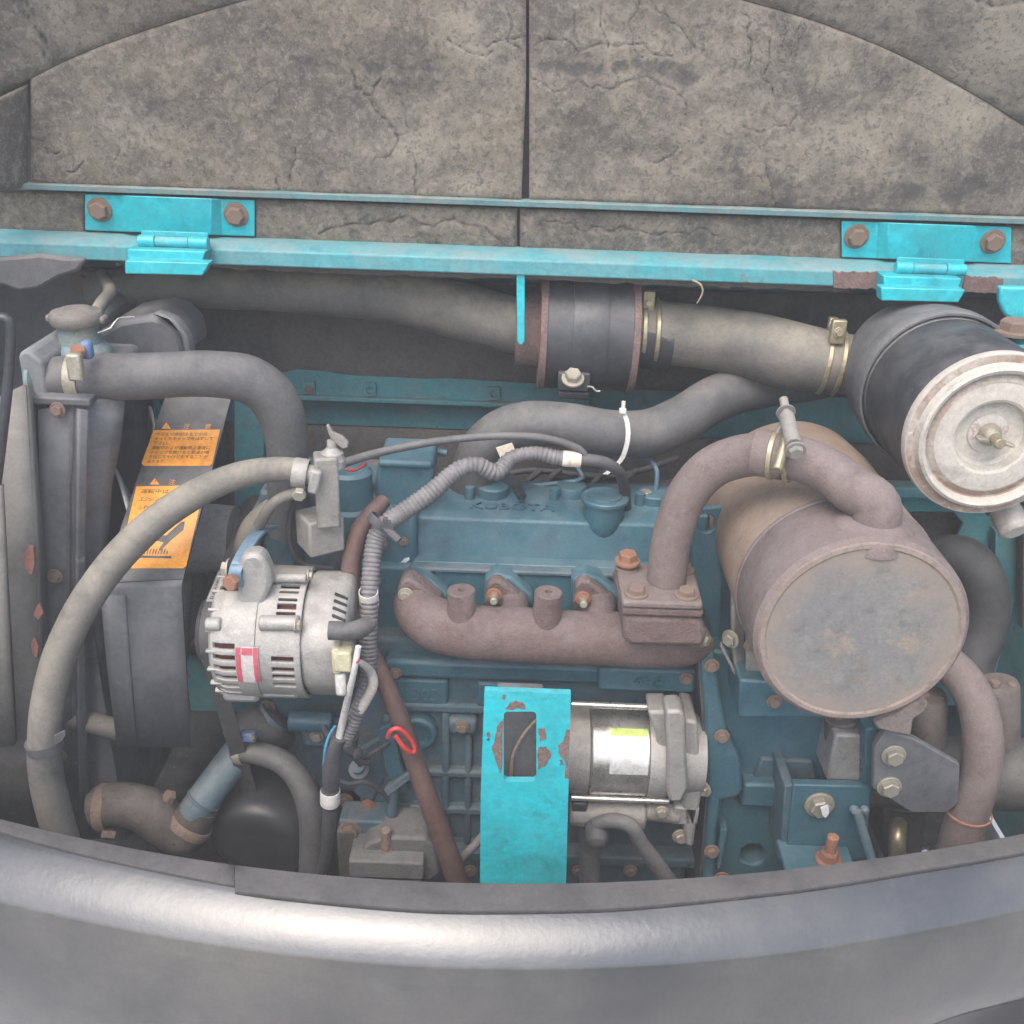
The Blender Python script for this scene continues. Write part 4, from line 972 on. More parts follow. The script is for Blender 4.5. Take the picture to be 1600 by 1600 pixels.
# front engine mount -------------------------------------------------------------
em = thing('engine_mount', 'grey rubber engine mount with a rusty stud and nut on the floor', 'mount')
polyp('mount_cap', [(548,1352),(572,1320),(600,1308),(665,1310),(682,1325),(688,1365),(670,1378),(655,1368),(552,1368)], -.01, .06, 'mount_grey', em, .004)
boxp('mount_plate', 545, 1347, 662, 1374, -.03, .06, 'mount_grey', em, .003)
boxp('mount_rubber', 552, 1374, 660, 1420, -.025, .06, 'rubber_dark', em, .004)
b0 = P(604,1345,-.008); cyl('stud', b0, Vector((b0.x,b0.y,b0.z+.052)), .0065, 'bolt_rust', em, 20, .001)
bolt(b0+Vector((0,0,.004)), (0,0,1), .0105, 'bolt_rust', em, name='nut', h=1.7)

# ================================================================ alternator
alt = thing('alternator', 'cast aluminium alternator with cooling slots and a red label', 'alternator')
AC = P(430, 985, .005); RS = S(AC); AX = Vector((1,0,0))
def ax_pos(px): return P(px, 985, AC.y-.8*104*RS).x
def shell(name, x0, x1, r0, holes, mt, nth=120, nx=12, thick=.004, prof=None):
    """drum about X; holes = list of (xa,xb,th_a,th_b) in metres / degrees left open"""
    v = []; f = []
    for i in range(nx+1):
        x = x0+(x1-x0)*i/nx; r = r0 if prof is None else prof(i/nx)
        for k in range(nth):
            th = 2*math.pi*k/nth; v.append(Vector((x, AC.y-r*math.cos(th), AC.z+r*math.sin(th))))
    for i in range(nx):
        xm = x0+(x1-x0)*(i+.5)/nx
        for k in range(nth):
            tm = (k+.5)*360/nth; tm = tm-360 if tm > 180 else tm
            if any(a <= xm <= b and c <= tm <= d for a, b, c, d in holes): continue
            a = i*nth+k; b = i*nth+(k+1) % nth; f.append((a, b, b+nth, a+nth))
    o = mesh(name, v, f, mt, alt, angle=30, recalc=True)
    md = o.modifiers.new('s', 'SOLIDIFY'); md.thickness = thick; md.offset = -1
    md2 = o.modifiers.new('b', 'BEVEL'); md2.width = .0006; md2.segments = 2; md2.limit_method = 'ANGLE'; md2.angle_limit = R(40)
    return o
def slots(xa, xb, t0, t1, n, duty=.5):
    st_ = (t1-t0)/n; return [(xa, xb, t0+k*st_, t0+k*st_+st_*duty) for k in range(n)]
xa, xb, xc, xd, xe = ax_pos(328), ax_pos(400), ax_pos(470), ax_pos(540), ax_pos(548)
RA = 104*RS
fr_holes = slots(ax_pos(332), ax_pos(369), -46, 24, 7, .52)+slots(ax_pos(332), ax_pos(369), 66, 108, 4, .52)+slots(ax_pos(332), ax_pos(369), 120, 320, 12, .5)
shell('front_housing', xa, xb, RA, fr_holes, 'aluminium', 144, 14, .005, lambda t: RA*(.93+.07*min(1, t*4)))
md_holes = slots(ax_pos(430), ax_pos(462), 44, 78, 5, .5)+slots(ax_pos(424), ax_pos(460), -22, 14, 4, .5)+slots(ax_pos(424), ax_pos(460), 120, 320, 12, .5)
shell('rear_housing', xb, xc, RA*.985, md_holes, 'aluminium', 144, 14, .005)
cyl('stator_core', Vector((xa+.004,AC.y,AC.z)), Vector((xc-.002,AC.y,AC.z)), RA*.86, 'copper_dark', alt, 40)
lathe('front_face', Vector((xa+.001,AC.y,AC.z)), (-1,0,0), [(0,RA*.92),(.004,RA*.86),(.008,RA*.5),(.014,RA*.3)], 'aluminium', alt, 48)
for k in range(9): # bevel ribs on the front shoulder
    th = R(-60+k*18); box('cooling_fin', (xa+.003, AC.y-RA*.93*math.cos(th), AC.z+RA*.93*math.sin(th)), (.014,.006,.0035), 'aluminium', alt, .001, Matrix.Rotation(-th, 4, 'X').to_euler())
# cap at the back with lobes
v = []; f = []; nth = 96
pr = [(0,.86),(0,.90),(.004,.925),(.036,.925),(.043,.90),(.047,.84),(.049,.5),(.049,.02)]
for t, rr in pr:
    for k in range(nth):
        th = 2*math.pi*k/nth; lob = 1+.045*max(0, math.cos(3*(th-R(20))))**4 - .03*max(0, math.cos(3*(th-R(80))))**6
        v.append(Vector((xc+t*1.05, AC.y-RA*rr*lob*math.cos(th)*1.0, AC.z+RA*rr*lob*math.sin(th))))
for i in range(len(pr)-1):
    for k in range(nth): a = i*nth+k; b = i*nth+(k+1) % nth; f.append((a,b,b+nth,a+nth))
f.append(tuple(range(nth))); f.append(tuple((len(pr)-1)*nth+k for k in range(nth)))
rc = mesh('rear_cover', v, f, 'aluminium', alt, angle=40)
for k in range(5):
    th = R(66-k*7); c = Vector((xc+.040, AC.y-RA*.926*math.cos(th), AC.z+RA*.926*math.sin(th)))
    box('vent_slot', c, (.016,.0022,.003), 'sticker_black', rc, .0005, (Matrix.Rotation(R(25),4,'Y') @ Matrix.Rotation(-th, 4, 'X')).to_euler())
# ears and through-bolt bosses
ear = P(392, 905, -.03)
polyp('adjuster_ear', [(372,880),(378,868),(398,864),(412,872),(420,890),(424,915),(404,960),(398,985),(345,978),(370,940)], AC.y-RA*.58, .024, 'aluminium', alt, .006)
boxp('mount_lug', 346, 1078, 404, 1100, AC.y-RA*.72, .06, 'aluminium', alt, .006)
boxp('mount_lug', 405, 1072, 468, 1094, AC.y-RA*.78, .06, 'aluminium', alt, .006)
for a, b, c, d in ((406,962,468,985),(322,965,346,985),(410,896,480,910)):
    pa, pb = P(a,(b+d)/2,AC.y-RA*.80 if b > 950 else AC.y-RA*.25), P(c,(b+d)/2,AC.y-RA*.80 if b > 950 else AC.y-RA*.25)
    cyl('bolt_boss', pa, pb, (d-b)/2*RS, 'aluminium', alt, 20, .002)
bolt(P(482,899,AC.y-RA*.25), (1,0,0), .005, 'bolt_zinc', alt); bolt(P(462,977,AC.y-RA*.85), (1,0,0), .0062, 'bolt_zinc', alt)
bolt(P(358,889,-.03), (-1,0,0), .0085, 'bolt_zinc', alt)
# pulley
lathe('alternator_pulley', alt_c+Vector((-.016,0,0)), (1,0,0), [(0,.015),(0,.036),(.005,.040),(.011,.033),(.021,.033),(.027,.040),(.032,.038),(.036,.015)], 'black_paint', alt, 40)
# label wrapped round the drum
def wrap(name, px0, px1, t0, t1, off, mt, par, n=10):
    v = []; f = []; r = RA+off
    for i in range(n+1):
        th = R(t0+(t1-t0)*i/n)
        for x in (ax_pos(px0), ax_pos(px1)): v.append(Vector((x, AC.y-r*math.cos(th), AC.z+r*math.sin(th))))
    for i in range(n): f.append((2*i,2*i+1,2*i+3,2*i+2))
    return mesh(name, v, f, mt, par, angle=60)
lb = wrap('rating_label', 371, 406, -16, 18, .0006, 'sticker_white', alt)
wrap('label_band', 371, 379, -15.5, 17.5, .0009, 'sticker_red', lb); wrap('label_band', 398, 405.5, -15.5, 17.5, .0009, 'sticker_red', lb); wrap('label_band', 380, 397, 11, 17, .0009, 'sticker_red', lb)
# adjuster strap
st_ = thing('adjuster_strap', 'thin blue curved strap bracing the top of the alternator', 'strap')
v = []; f = []
arcp = [(366,918,-.045),(362,900,-.045),(366,885,-.04),(378,862,-.02),(390,845,.0),(404,832,.03),(420,826,.06)]
dn = spline([(P(*q), 1) for q in arcp], .004)
for p_, _ in dn: v += [p_+Vector((-.004,0,.0)), p_+Vector((.010,0,.0)), p_+Vector((.010,.004,.003)), p_+Vector((-.004,.004,.003))]
for i in range(len(dn)-1):
    for k in range(4): a = i*4+k; b = i*4+(k+1) % 4; f.append((a,b,b+4,a+4))
f.append((0,1,2,3)); f.append(tuple((len(dn)-1)*4+k for k in range(4)))
mesh('strap', v, f, 'tube_blue', st_, .0008); bolt(P(364,908,-.052), (-.3,-1,.1), .009, 'bolt_orange', st_, washer=False)
# terminal boot, connector and wires
tb_ = thing('terminal_boot', 'grey rubber terminal boot on the back of the alternator', 'boot')
tube('boot_sleeve', [(514,985,-.075,15),(536,986,-.075,15),(540,986,-.075,13),(558,984,-.07,15),(574,976,-.05,14),(580,966,-.045,10)], 'rubber', tb_, 20)
cn = thing('plug_connector', 'pale yellow plug connector on the back of the alternator', 'connector')
boxp('connector_shell', 520, 1020, 549, 1052, -.085, .025, 'connector_yellow', cn, .003)
boxp('connector_collar', 518, 1016, 532, 1055, -.083, .022, 'connector_yellow', cn, .003)
boxp('connector_foot', 523, 1054, 540, 1090, -.08, .02, 'white_plastic', cn, .004)
ww = thing('white_wires', 'dirty white wires hanging from the alternator plug', 'wires')
tube('wire', [(548,1032,-.075,4),(560,1034,-.07,5),(578,1048,-.045,7),(583,1070,-.04,8),(570,1098,-.035,8),(550,1130,-.03,7.5),(538,1158,-.03,7)], 'wire_white', ww, 14, step=.004)
tube('wire', [(560,1010,-.085,5),(554,1045,-.085,5),(545,1085,-.07,5.5),(536,1125,-.045,6),(528,1160,-.04,6)], 'white_plastic', ww, 14, step=.004)
tube('wire', [(547,1040,-.078,2),(556,1036,-.088,2),(562,1030,-.088,2)], 'wire_red', ww, 8, step=.003)
bw = tube('blue_wire', [(506,1196,-.045,2.2),(508,1172,-.05,2.2),(514,1150,-.05,2.2),(524,1134,-.05,2.2)], 'wire_blue', None, 8, step=.003); tag(bw, 'thin bright blue wire beside the lower harness connector', 'wire')

# ================================================================ exhaust manifold
mf = thing('exhaust_manifold', 'rough rusty brown cast iron exhaust manifold bolted to the head', 'manifold')
tube('manifold_log', [(648,935,.055,33),(655,955,.035,38),(680,975,.012,42),(720,985,.0,43),(780,990,.0,43),(860,995,.0,43),(940,998,.0,43),(1010,1000,.0,44),(1070,998,.005,42),(1096,985,.012,34)], 'exhaust_cast', mf, 30, .0015)
polyp('end_flange', [(622,955),(620,925),(626,908),(640,904),(658,916),(690,942),(690,960),(650,975),(630,968)], .035, .03, 'exhaust_cast', mf, .004)
for x0, c in ((762,'a'),(900,'b')):
    polyp('port_flange', [(x0-2,962),(x0-2,916),(x0+6,907),(x0+20,907),(x0+32,917),(x0+56,936),(x0+64,962)], .046, .018, 'exhaust_cast', mf, .004)
    tube('port_arm', [(x0+36,940,.065,26),(x0+36,952,.045,27),(x0+32,972,.022,32),(x0+28,992,.004,40)], 'exhaust_cast', mf, 24, .0012)
    tube('stud_boss', [(x0+10,934,.055,15),(x0+9,940,.03,14),(x0+8,946,.022,13)], 'exhaust_cast', mf, 18)
for x0, y0 in ((721,922),(857,925)):
    p = P(x0, y0, -.006); r_ = 22*S(p)
    lathe('boss', Vector((p.x,p.y,p.z-.055)), (0,0,1), [(0,r_*1.05),(.054,r_),(.0555,r_*.93),(.0555,r_*.28),(.047,r_*.2),(.046,.0005)], 'exhaust_cast', mf, 32, noise=.0006)
for x0, y0, m_ in ((634,929,'bolt_zinc'),(772,930,'bolt_orange'),(911,935,'bolt_orange')):
    q = P(x0, y0, .020 if x0 > 700 else .032); s = S(q)
    bolt(q, (0,-1,0), 9*s, m_, mf, name='stud_nut')
    if x0 > 700: cyl('stud', q+Vector((0,-.002,0)), q+Vector((0,-.016,.0)), 6*s, 'bolt_zinc', mf, 16, .001)
# outlet box and flange
polyp('outlet_box', [(974,962),(1094,966),(1106,990),(1100,1012),(985,1010),(972,1000)], -.055, .07, 'exhaust_cast', mf, .008)
zfl = P(1035, 962, -.055).z
fq = [Vector((P(972,955,-.055).x, -.058, zfl)), Vector((P(1098,962,-.055).x, -.058, zfl)), Vector((P(1098,962,-.055).x+.004, .03, zfl)), Vector((P(972,955,-.055).x-.004, .03, zfl))]
extrude_poly('outlet_flange', [fq], Vector((0,0,.010)), 'exhaust_cast', mf, .003)
boltp(1100, 1000, -.03, 9, 'bolt_zinc', mf, axis=(.8,-.6,0))
ep = thing('exhaust_pipe', 'thick rusty exhaust pipe arching from the manifold up to the muffler', 'pipe')
fp = [Vector((fq[0].x-.001,-.060,zfl+.0105)), Vector((fq[1].x-.002,-.060,zfl+.0105)), Vector((fq[2].x-.004,.028,zfl+.0105)), Vector((fq[3].x+.002,.028,zfl+.0105))]
extrude_poly('pipe_flange', [fp], Vector((0,0,.009)), 'exhaust', ep, .003)
for (i, dx, dy) in ((0,.016,.016),(1,-.016,.016),(2,-.014,-.014),(3,.012,-.014)):
    q = fp[i]+Vector((dx,dy,.0095)); bolt(q, (0,0,1), .0095, 'bolt_rust', ep)
    if i == 3: bolt(q+Vector((0,0,.008)), (0,0,1), .0105, 'bolt_orange', ep, h=1.3)
LENS_VEIL = .042
# ================================================================ muffler
YM = -.17
MC = P(1346, 990, YM); SM = S(MC); RM = 168*SM
mz = thing('muffler', 'big rusty cylindrical muffler with a flat grey round end', 'muffler')
lathe('front_shell', MC, (0,1,0), [(.0,RM*.96),(.004,RM*.995),(.012,RM),(.085,RM*1.0),(.088,RM*.985)], 'exhaust', mz, 80)
lathe('rear_shell', MC+Vector((0,.088,0)), (0,1,0), [(0,RM*.985),(.004,RM*1.0),(.18,RM*1.0),(.235,RM*.96),(.262,RM*.80),(.270,RM*.5),(.272,.002)], 'muffler_tan', mz, 80)
ed = lathe('end_plate', MC+Vector((0,.006,0)), (0,-1,0), [(0,RM*.97),(.005,RM*.965),(.008,RM*.94),(.0085,RM*.90),(.006,RM*.87)], 'muffler_rim', mz, 80, cap1=False)
lathe('end_disc', MC+Vector((0,.006,0)), (0,-1,0), [(0,RM*.90),(.0068,RM*.885),(.0078,RM*.6),(.0085,RM*.3),(.0087,.001)], 'muffler_face', mz, 80)
tweak_muffler_face(tuple(MC), RM)
lathe('seam_ring', MC+Vector((0,.086,0)), (0,1,0), [(0,RM*1.0),(.0015,RM*1.012),(.005,RM*1.012),(.0065,RM*1.0)], 'exhaust', mz, 80)
# pipe up from the manifold, over, and down into the muffler
top_in = Vector((MC.x+.004, MC.y+.036, MC.z+RM-.001))
pts = pxpts([(1036,972,-.015,31),(1040,930,-.012,31),(1044,880,-.01,31),(1054,825,-.01,31.5),(1076,770,-.01,32),(1115,729,-.015,33),(1170,711,-.03,34),(1235,714,-.06,35),(1292,735,-.09,36),(1330,764,-.115,37)])
pts += [(top_in+Vector((0,0,.016)), 37*SM*1.0), (top_in+Vector((0,0,-.03)), 37*SM)]
sweep('bent_pipe', spline(pts, .005), 'exhaust', ep, 36, .0004)
lathe('weld_collar', top_in+Vector((0,0,-.020)), (0,0,1), [(0,.040),(.012,.039),(.018,.035),(.021,.030),(.024,.024)], 'exhaust', mz, 44, noise=.002)
# pipe clamp
pc = thing('pipe_clamp', 'pale tan saddle clamp with bolt on top of the exhaust arch', 'clamp')
cc = pxpts([(1222,713,-.054,35)])[0]; axp = (P(1260,722,-.05)-P(1190,711,-.03)).normalized()
for off in (-.0085, .0085):
    clamp_band('clamp_strap', cc[0]+axp*off, axp, cc[1]*1.0, .006, 'zinc_yellow', pc, thick=.0022)
clamp_band('clamp_sleeve', cc[0]-axp*.012, axp, cc[1]*.99, .030, 'exhaust', pc, thick=.0012)
pa, pb = P(1226,640,-.042), P(1242,702,-.100)
cyl('clamp_barrel', P(1229,650,-.047), P(1240,695,-.092), 12*S(pa), 'aluminium_dirty', pc, 24, .001)
d_ = (pb-pa).normalized(); bolt(P(1243,703,-.100), d_, 12*S(pb), 'aluminium_dirty', pc, washer=True)
cyl('clamp_bolt_end', P(1224,622,-.032), P(1230,652,-.049), 7*S(pa), 'aluminium_dirty', pc, 18, .001)
bolt(P(1228,645,-.044), -d_, 11*S(pa), 'aluminium_dirty', pc, name='nut')
cyl('clamp_strut', P(1234,668,-.062), P(1214,735,-.096), 9*S(pb), 'zinc_yellow', pc, 14, .001)
polyp('clamp_gusset', [(1205,690),(1222,660),(1236,664),(1226,700),(1210,716)], -.055, .008, 'aluminium_dirty', pc, .0015)
# muffler bracket
mb = thing('muffler_bracket', 'upright steel bracket strap holding the muffler to the flywheel housing', 'bracket')
strip('bracket_strap', [(1146,800,.02),(1143,900,.0),(1143,1000,-.01),(1150,1060,-.02)], [(1172,790,.03),(1164,900,.01),(1164,1000,.0),(1166,1085,-.01)], 'aluminium_dirty', mb, .004)
polyp('bracket_side', [(1128,1005),(1150,1050),(1168,1085),(1160,1120),(1150,1060),(1125,1010)], -.02, .006, 'aluminium_dirty', mb, .001)
polyp('bracket_shelf', [(1156,1062),(1300,1070),(1300,1122),(1154,1122)], -.05, .10, 'engine_blue', mb, .003)
polyp('bracket_ear', [(1166,995),(1176,984),(1190,990),(1196,1030),(1196,1070),(1166,1075)], -.03, .006, 'aluminium_dirty', mb, .001)
boltp(1142, 998, -.02, 11, 'bolt_zinc', mb, axis=(-.7,-.7,0)); boltp(1173, 1008, -.035, 8, 'bolt_rust', mb)
# lifting eye plate
le = thing('lifting_plate', 'blue painted lifting plate with a round hole beside the exhaust pipe', 'plate')
polyp('plate', [(1082,797),(1132,792),(1124,1000),(1112,1002),(1112,985),(1090,930),(1080,900)], .05, .008, 'engine_blue', le, .0012, holes=[ellipse(1103,818,16,15,28)])
boxp('plate_back', 1085, 806, 1106, 830, .09, .02, 'engine_blue', le, .002)
# tail pipe
tp = thing('tail_pipe', 'purple brown tail pipe curving down from the muffler behind the counterweight', 'pipe')
tube('pipe', [(1440,1010,.03,28),(1490,1045,-.01,29),(1522,1090,-.04,30),(1535,1150,-.055,31),(1530,1215,-.06,31),(1510,1275,-.06,32),(1495,1345,-.06,33)], 'exhaust', tp, 30, .0004)
wi = clamp_band('tie_wire', P(1513,1268,-.06), (P(1495,1345,-.06)-P(1525,1230,-.06)).normalized(), 33*S(P(1513,1268,-.06)), .003, 'bolt_orange', None, thick=.0012); tag(wi, 'rusty tie wire twisted round the tail pipe', 'wire')

# ================================================================ flywheel housing, mount
fw = thing('flywheel_housing', 'blue grey cast flywheel housing right of the starter', 'housing')
polyp('housing_wall', [(1098,1015),(1165,1020),(1292,1110),(1294,1240),(1240,1245),(1236,1400),(1098,1400)], .02, .22, 'engine_blue', fw, .006, holes=[ellipse(1176,1336,19,15,24)])
polyp('hole_back', ellipse(1176,1336,24,19,20), .08, .01, 'rust', fw, 0)
polyp('edge_flange', [(1092,1005),(1114,1005),(1124,1080),(1135,1140),(1158,1190),(1161,1235),(1154,1246),(1128,1250),(1120,1300),(1116,1400),(1096,1400),(1108,1240),(1100,1100)], -.012, .04, 'engine_blue', fw, .004)
polyp('gasket_edge', [(1088,1005),(1093,1005),(1101,1100),(1109,1240),(1097,1400),(1091,1400),(1103,1240),(1095,1100)], -.006, .1, 'rubber_dark', fw, .0005)
boxp('cast_shoulder', 1160, 1226, 1214, 1262, -.0, .05, 'engine_blue', fw, .004)
boxp('cast_rib', 1122, 1296, 1134, 1360, -.005, .03, 'engine_blue', fw, .006)
polyp('cast_pocket', [(1190,1185),(1270,1190),(1280,1228),(1175,1222)], .014, .01, 'engine_blue_dirty', fw, .003)
boltp(1099, 1232, -.02, 10, 'bolt_zinc', fw, axis=(-.6,-.8,0))
boltp(1128, 1372, -.01, 9, 'bolt_orange', fw)
mt_ = thing('mount_bracket', 'blue steel mount bracket with one big washer bolt and a rusty stud', 'bracket')
polyp('bracket_face', [(1240,1226),(1362,1229),(1352,1345),(1226,1352)], -.05, .012, 'engine_blue', mt_, .002)
polyp('bracket_side', [(1226,1228),(1241,1226),(1230,1352),(1218,1352)], -.045, .09, 'engine_blue_dirty', mt_, .002)
boltp(1280, 1257, -.052, 17, 'bolt_zinc', mt_)
sp_ = polyp('paint_scrape', [(1282,1262),(1294,1258),(1296,1270),(1290,1278),(1285,1274)], -.071, .0012, 'white_bare', mt_, 0)
fz = P(1290,1350,-.08).z
box('foot_plate', (P(1280,1350,-.08).x, -.075, fz-.004), (.085,.07,.008), 'engine_blue', mt_, .002)
b0 = P(1294,1345,-.075); cyl('stud', b0, b0+Vector((0,0,.038)), .0068, 'bolt_orange', mt_, 18, .001); bolt(b0, (0,0,1), .0115, 'bolt_orange', mt_, name='nut', h=1.5)
tube('brace_rod', [(1339,1268,-.065,7.5),(1350,1305,-.07,7.5),(1364,1350,-.075,7.5)], 'engine_blue_light', mt_, 14)
for x, y in ((1334,1264),(1350,1264)):
    p = P(x, y, -.055); lathe('rivet', p, (0,-1,0), [(0,.006),(.004,.0055),(.007,.003),(.0075,.0005)], 'engine_blue_light', mt_, 18)

# ================================================================ hydraulic pump
hy = thing('hydraulic_pump', 'grey alloy hydraulic pump with brown fittings below the muffler', 'pump')
pz = P(1450, 1205, .03); s = S(pz)
lathe('pump_casing', Vector((P(1285,1205,.03).x,.03,pz.z)), (1,0,0), [(0,44*s),(.02,52*s),(.025,58*s),(.10,58*s),(.105,62*s),(.13,62*s),(.135,56*s),(.30,56*s),(.31,40*s)], 'pump_alloy', hy, 44)
boxp('pump_block', 1298, 1148, 1360, 1222, -.03, .08, 'aluminium', hy, .004)
for x, y0, y1, w in ((1316,1118,1158,27),(1450,1086,1160,28),(1560,1068,1155,31)):
    a_, b_ = P(x, y1, .0), P(x, y0, .0); lathe('port_fitting', a_, (b_-a_), [(0,w*S(a_)),((b_-a_).length*.94,w*S(a_)),((b_-a_).length,w*S(a_)*.92)], 'pump_brown', hy, 32)
    bolt(Vector((b_.x-.006,b_.y-.004,b_.z)), (0,0,1), .006, 'bolt_rust', hy, washer=False); bolt(Vector((b_.x+.013,b_.y-.006,b_.z)), (0,0,1), .005, 'bolt_rust', hy, washer=False)
polyp('pump_flange', [(1352,1140),(1366,1138),(1362,1240),(1350,1240)], -.05, .09, 'engine_blue', hy, .002)
pl = thing('pump_plate', 'dark grey angled steel plate with two bolts under the muffler', 'plate')
polyp('plate', [(1366,1168),(1384,1142),(1430,1155),(1500,1195),(1498,1255),(1480,1270),(1424,1270),(1364,1232)], -.075, .010, 'black_sheet', pl, .0015)
boltp(1396, 1180, -.076, 14, 'bolt_zinc', pl); boltp(1389, 1229, -.076, 14, 'bolt_zinc', pl)
rf = polyp('rust_flake', [(1366,1130),(1400,1118),(1440,1092),(1452,1098),(1446,1112),(1428,1124),(1424,1150),(1395,1146),(1372,1140)], -.09, .012, 'muffler_rim', None, .003); tag(rf, 'scabby rusty shield remnant under the muffler end', 'shield')
boxl = polyp('valve_block', [(1380,1262),(1450,1270),(1440,1345),(1385,1350)], .05, .10, 'pump_brown', None, .004); tag(boxl, 'dark oily block below the pump plate', 'block')
bp2 = tube('brass_pipe', [(1402,1345,.0,13),(1402,1310,.0,13),(1404,1285,.02,13)], 'zinc_yellow', None); tag(bp2, 'dirty brass pipe stub under the pump plate', 'pipe')

# ================================================================ starter motor
sm = thing('starter_motor', 'silver starter motor with tie rods behind the turquoise latch bracket', 'starter')
scn = P(960, 1172, .01); s = S(scn)
X = lambda px: P(px, 1172, .01).x
o_ = Vector((0,scn.y,scn.z))
lathe('end_bell', Vector((X(820),scn.y,scn.z)), (1,0,0), [(0,40*s),(.01,62*s),(.055,68*s),(X(919)-X(820)-.002,70*s),(X(919)-X(820),66*s)], 'aluminium_dirty', sm, 48)
lathe('yoke', Vector((X(919),scn.y,scn.z)), (1,0,0), [(0,68*s),(.002,70*s),(X(1008)-X(919)-.002,70*s),(X(1008)-X(919),68*s)], 'steel_bright', sm, 56)
def wraps(name, px0, px1, t0, t1, off, mt, n=10):
    v = []; f = []; r = 70*s+off
    for i in range(n+1):
        th = R(t0+(t1-t0)*i/n)
        for x in (X(px0), X(px1)): v.append(Vector((x, scn.y-r*math.cos(th), scn.z+r*math.sin(th))))
    for i in range(n): f.append((2*i,2*i+1,2*i+3,2*i+2))
    return mesh(name, v, f, mt, sm, angle=60)
lbl = wraps('rating_label', 946, 1004, 8, 62, .0006, 'sticker_silver'); wraps('label_band', 947, 1003, 55, 65, .0009, 'sticker_green').parent = lbl
lathe('drive_housing', Vector((X(1008),scn.y,scn.z)), (1,0,0), [(0,70*s),(.010,72*s),(.022,70*s),(X(1045)-X(1008),66*s),(X(1075)-X(1008),62*s),(X(1095)-X(1008),60*s)], 'aluminium', sm, 48)
polyp('nose_flange', [(1040,1112),(1064,1110),(1070,1118),(1072,1165),(1076,1230),(1066,1254),(1046,1254),(1040,1230),(1044,1175)], -.050, .035, 'aluminium', sm, .004)
polyp('drive_web', [(1045,1112),(1012,1112),(1026,1150),(1028,1200),(1012,1245),(1045,1245)], -.030, .04, 'aluminium', sm, .004)
polyp('mounting_face', [(1070,1125),(1090,1128),(1097,1240),(1088,1290),(1084,1325),(1070,1322),(1066,1260)], -.03, .06, 'aluminium', sm, .004)
for y in (1102, 1248):
    Yt = .01-.02 if y < 1200 else -.035
    cyl('tie_rod', P(893,y-2,Yt), P(1045,y+4,Yt), 5*s, 'steel_bright', sm, 12)
p = P(960,1272,-.02); cyl('solenoid', P(890,1266,-.02), P(1008,1272,-.02), 24*S(p), 'aluminium_dirty', sm, 28, .004)
cyl('solenoid_nose', P(1008,1266,-.02), P(1062,1272,-.02), 15*S(p), 'aluminium_dirty', sm, 22, .003)
boxp('solenoid_lug', 1052, 1262, 1092, 1290, -.03, .04, 'aluminium', sm, .003)
boltp(1064, 1306, -.02, 10, 'bolt_zinc', sm); boltp(1034, 1268, -.04, 8, 'bolt_zinc', sm)
boxp('terminal_block', 893, 1255, 918, 1285, -.035, .03, 'black_paint', sm, .003)
cb_ = thing('starter_cable', 'thick black battery cable with a rubber boot below the starter', 'cable')
bt = P(932,1300,-.05); s2 = S(bt)
lathe('boot', bt+Vector((0,.02,.0)), (0,-1,-.25), [(0,16*s2),(.014,19*s2),(.026,19*s2),(.033,15*s2),(.036,8*s2),(.037,.001)], 'rubber_dark', cb_, 30)
tube('cable', [(932,1288,-.045,11),(955,1282,-.05,12),(985,1290,-.055,12),(1002,1318,-.055,12),(1022,1345,-.055,13),(1050,1385,-.055,14)], 'rubber', cb_, 20)
hd = tube('drop_hose', [(922,1290,.0,15),(921,1330,.0,16),(922,1390,.0,17)], 'conduit', None, 18); tag(hd, 'ribbed grey hose dropping behind the battery cable', 'hose')
# latch bracket
lt = thing('latch_bracket', 'bright turquoise chipped latch bracket with a rectangular slot in front of the starter', 'bracket')
outl = [(757,1079),(892,1084),(888,1240),(884,1400),(750,1400),(751,1240)]
polyp('plate', outl, -.12, .008, 'teal', lt, .0012, holes=[rrect(787,1112,838,1221,6)])
def chip(pts, nm='paint_chip', Y=-.1206): 
    j = []
    for k in range(len(pts)):
        a, b = pts[k], pts[(k+1) % len(pts)]
        for t in (0,.33,.66): j.append((a[0]+(b[0]-a[0])*t+random.uniform(-1.3,1.3), a[1]+(b[1]-a[1])*t+random.uniform(-1.6,1.6)))
    return j
def ccw_chip(pts): polyp('paint_chip', chip(pts), -.1206, .0006, 'rust', lt, 0)
ccw_chip([(786,1126),(785,1203),(781,1208),(776,1192),(768,1172),(774,1152),(776,1136)])
ccw_chip([(790,1109),(797,1098),(806,1096),(818,1097),(820,1108)])
ccw_chip([(842,1140),(852,1138),(853,1155),(843,1158)]); ccw_chip([(840,1168),(852,1166),(861,1178),(855,1195),(840,1202)])
ccw_chip([(890,1140),(884,1142),(880,1160),(872,1165),(874,1180),(884,1190),(882,1215),(889,1218)]); ccw_chip([(875,1188),(880,1186),(880,1196),(875,1196)])
ccw_chip([(762,1145),(765,1146),(765,1156),(761,1155)]); ccw_chip([(786,1086),(790,1086),(789,1094),(786,1092)])
slotw = tube('slot_wire', [(838,1125,-.09,2.6),(820,1145,-.09,2.6),(803,1175,-.09,2.6),(799,1200,-.09,2.6),(800,1230,-.085,2.6)], 'wire_tan', None, 8, step=.004); tag(slotw, 'thin tan wire seen through the slot of the latch bracket', 'wire')
# dark plate behind the slot (latch striker box)
lk = polyp('latch_box', [(775,1105),(850,1108),(848,1235),(772,1232)], -.075, .05, 'black_sheet', None, .002); tag(lk, 'dark latch box behind the slotted turquoise bracket', 'latch')

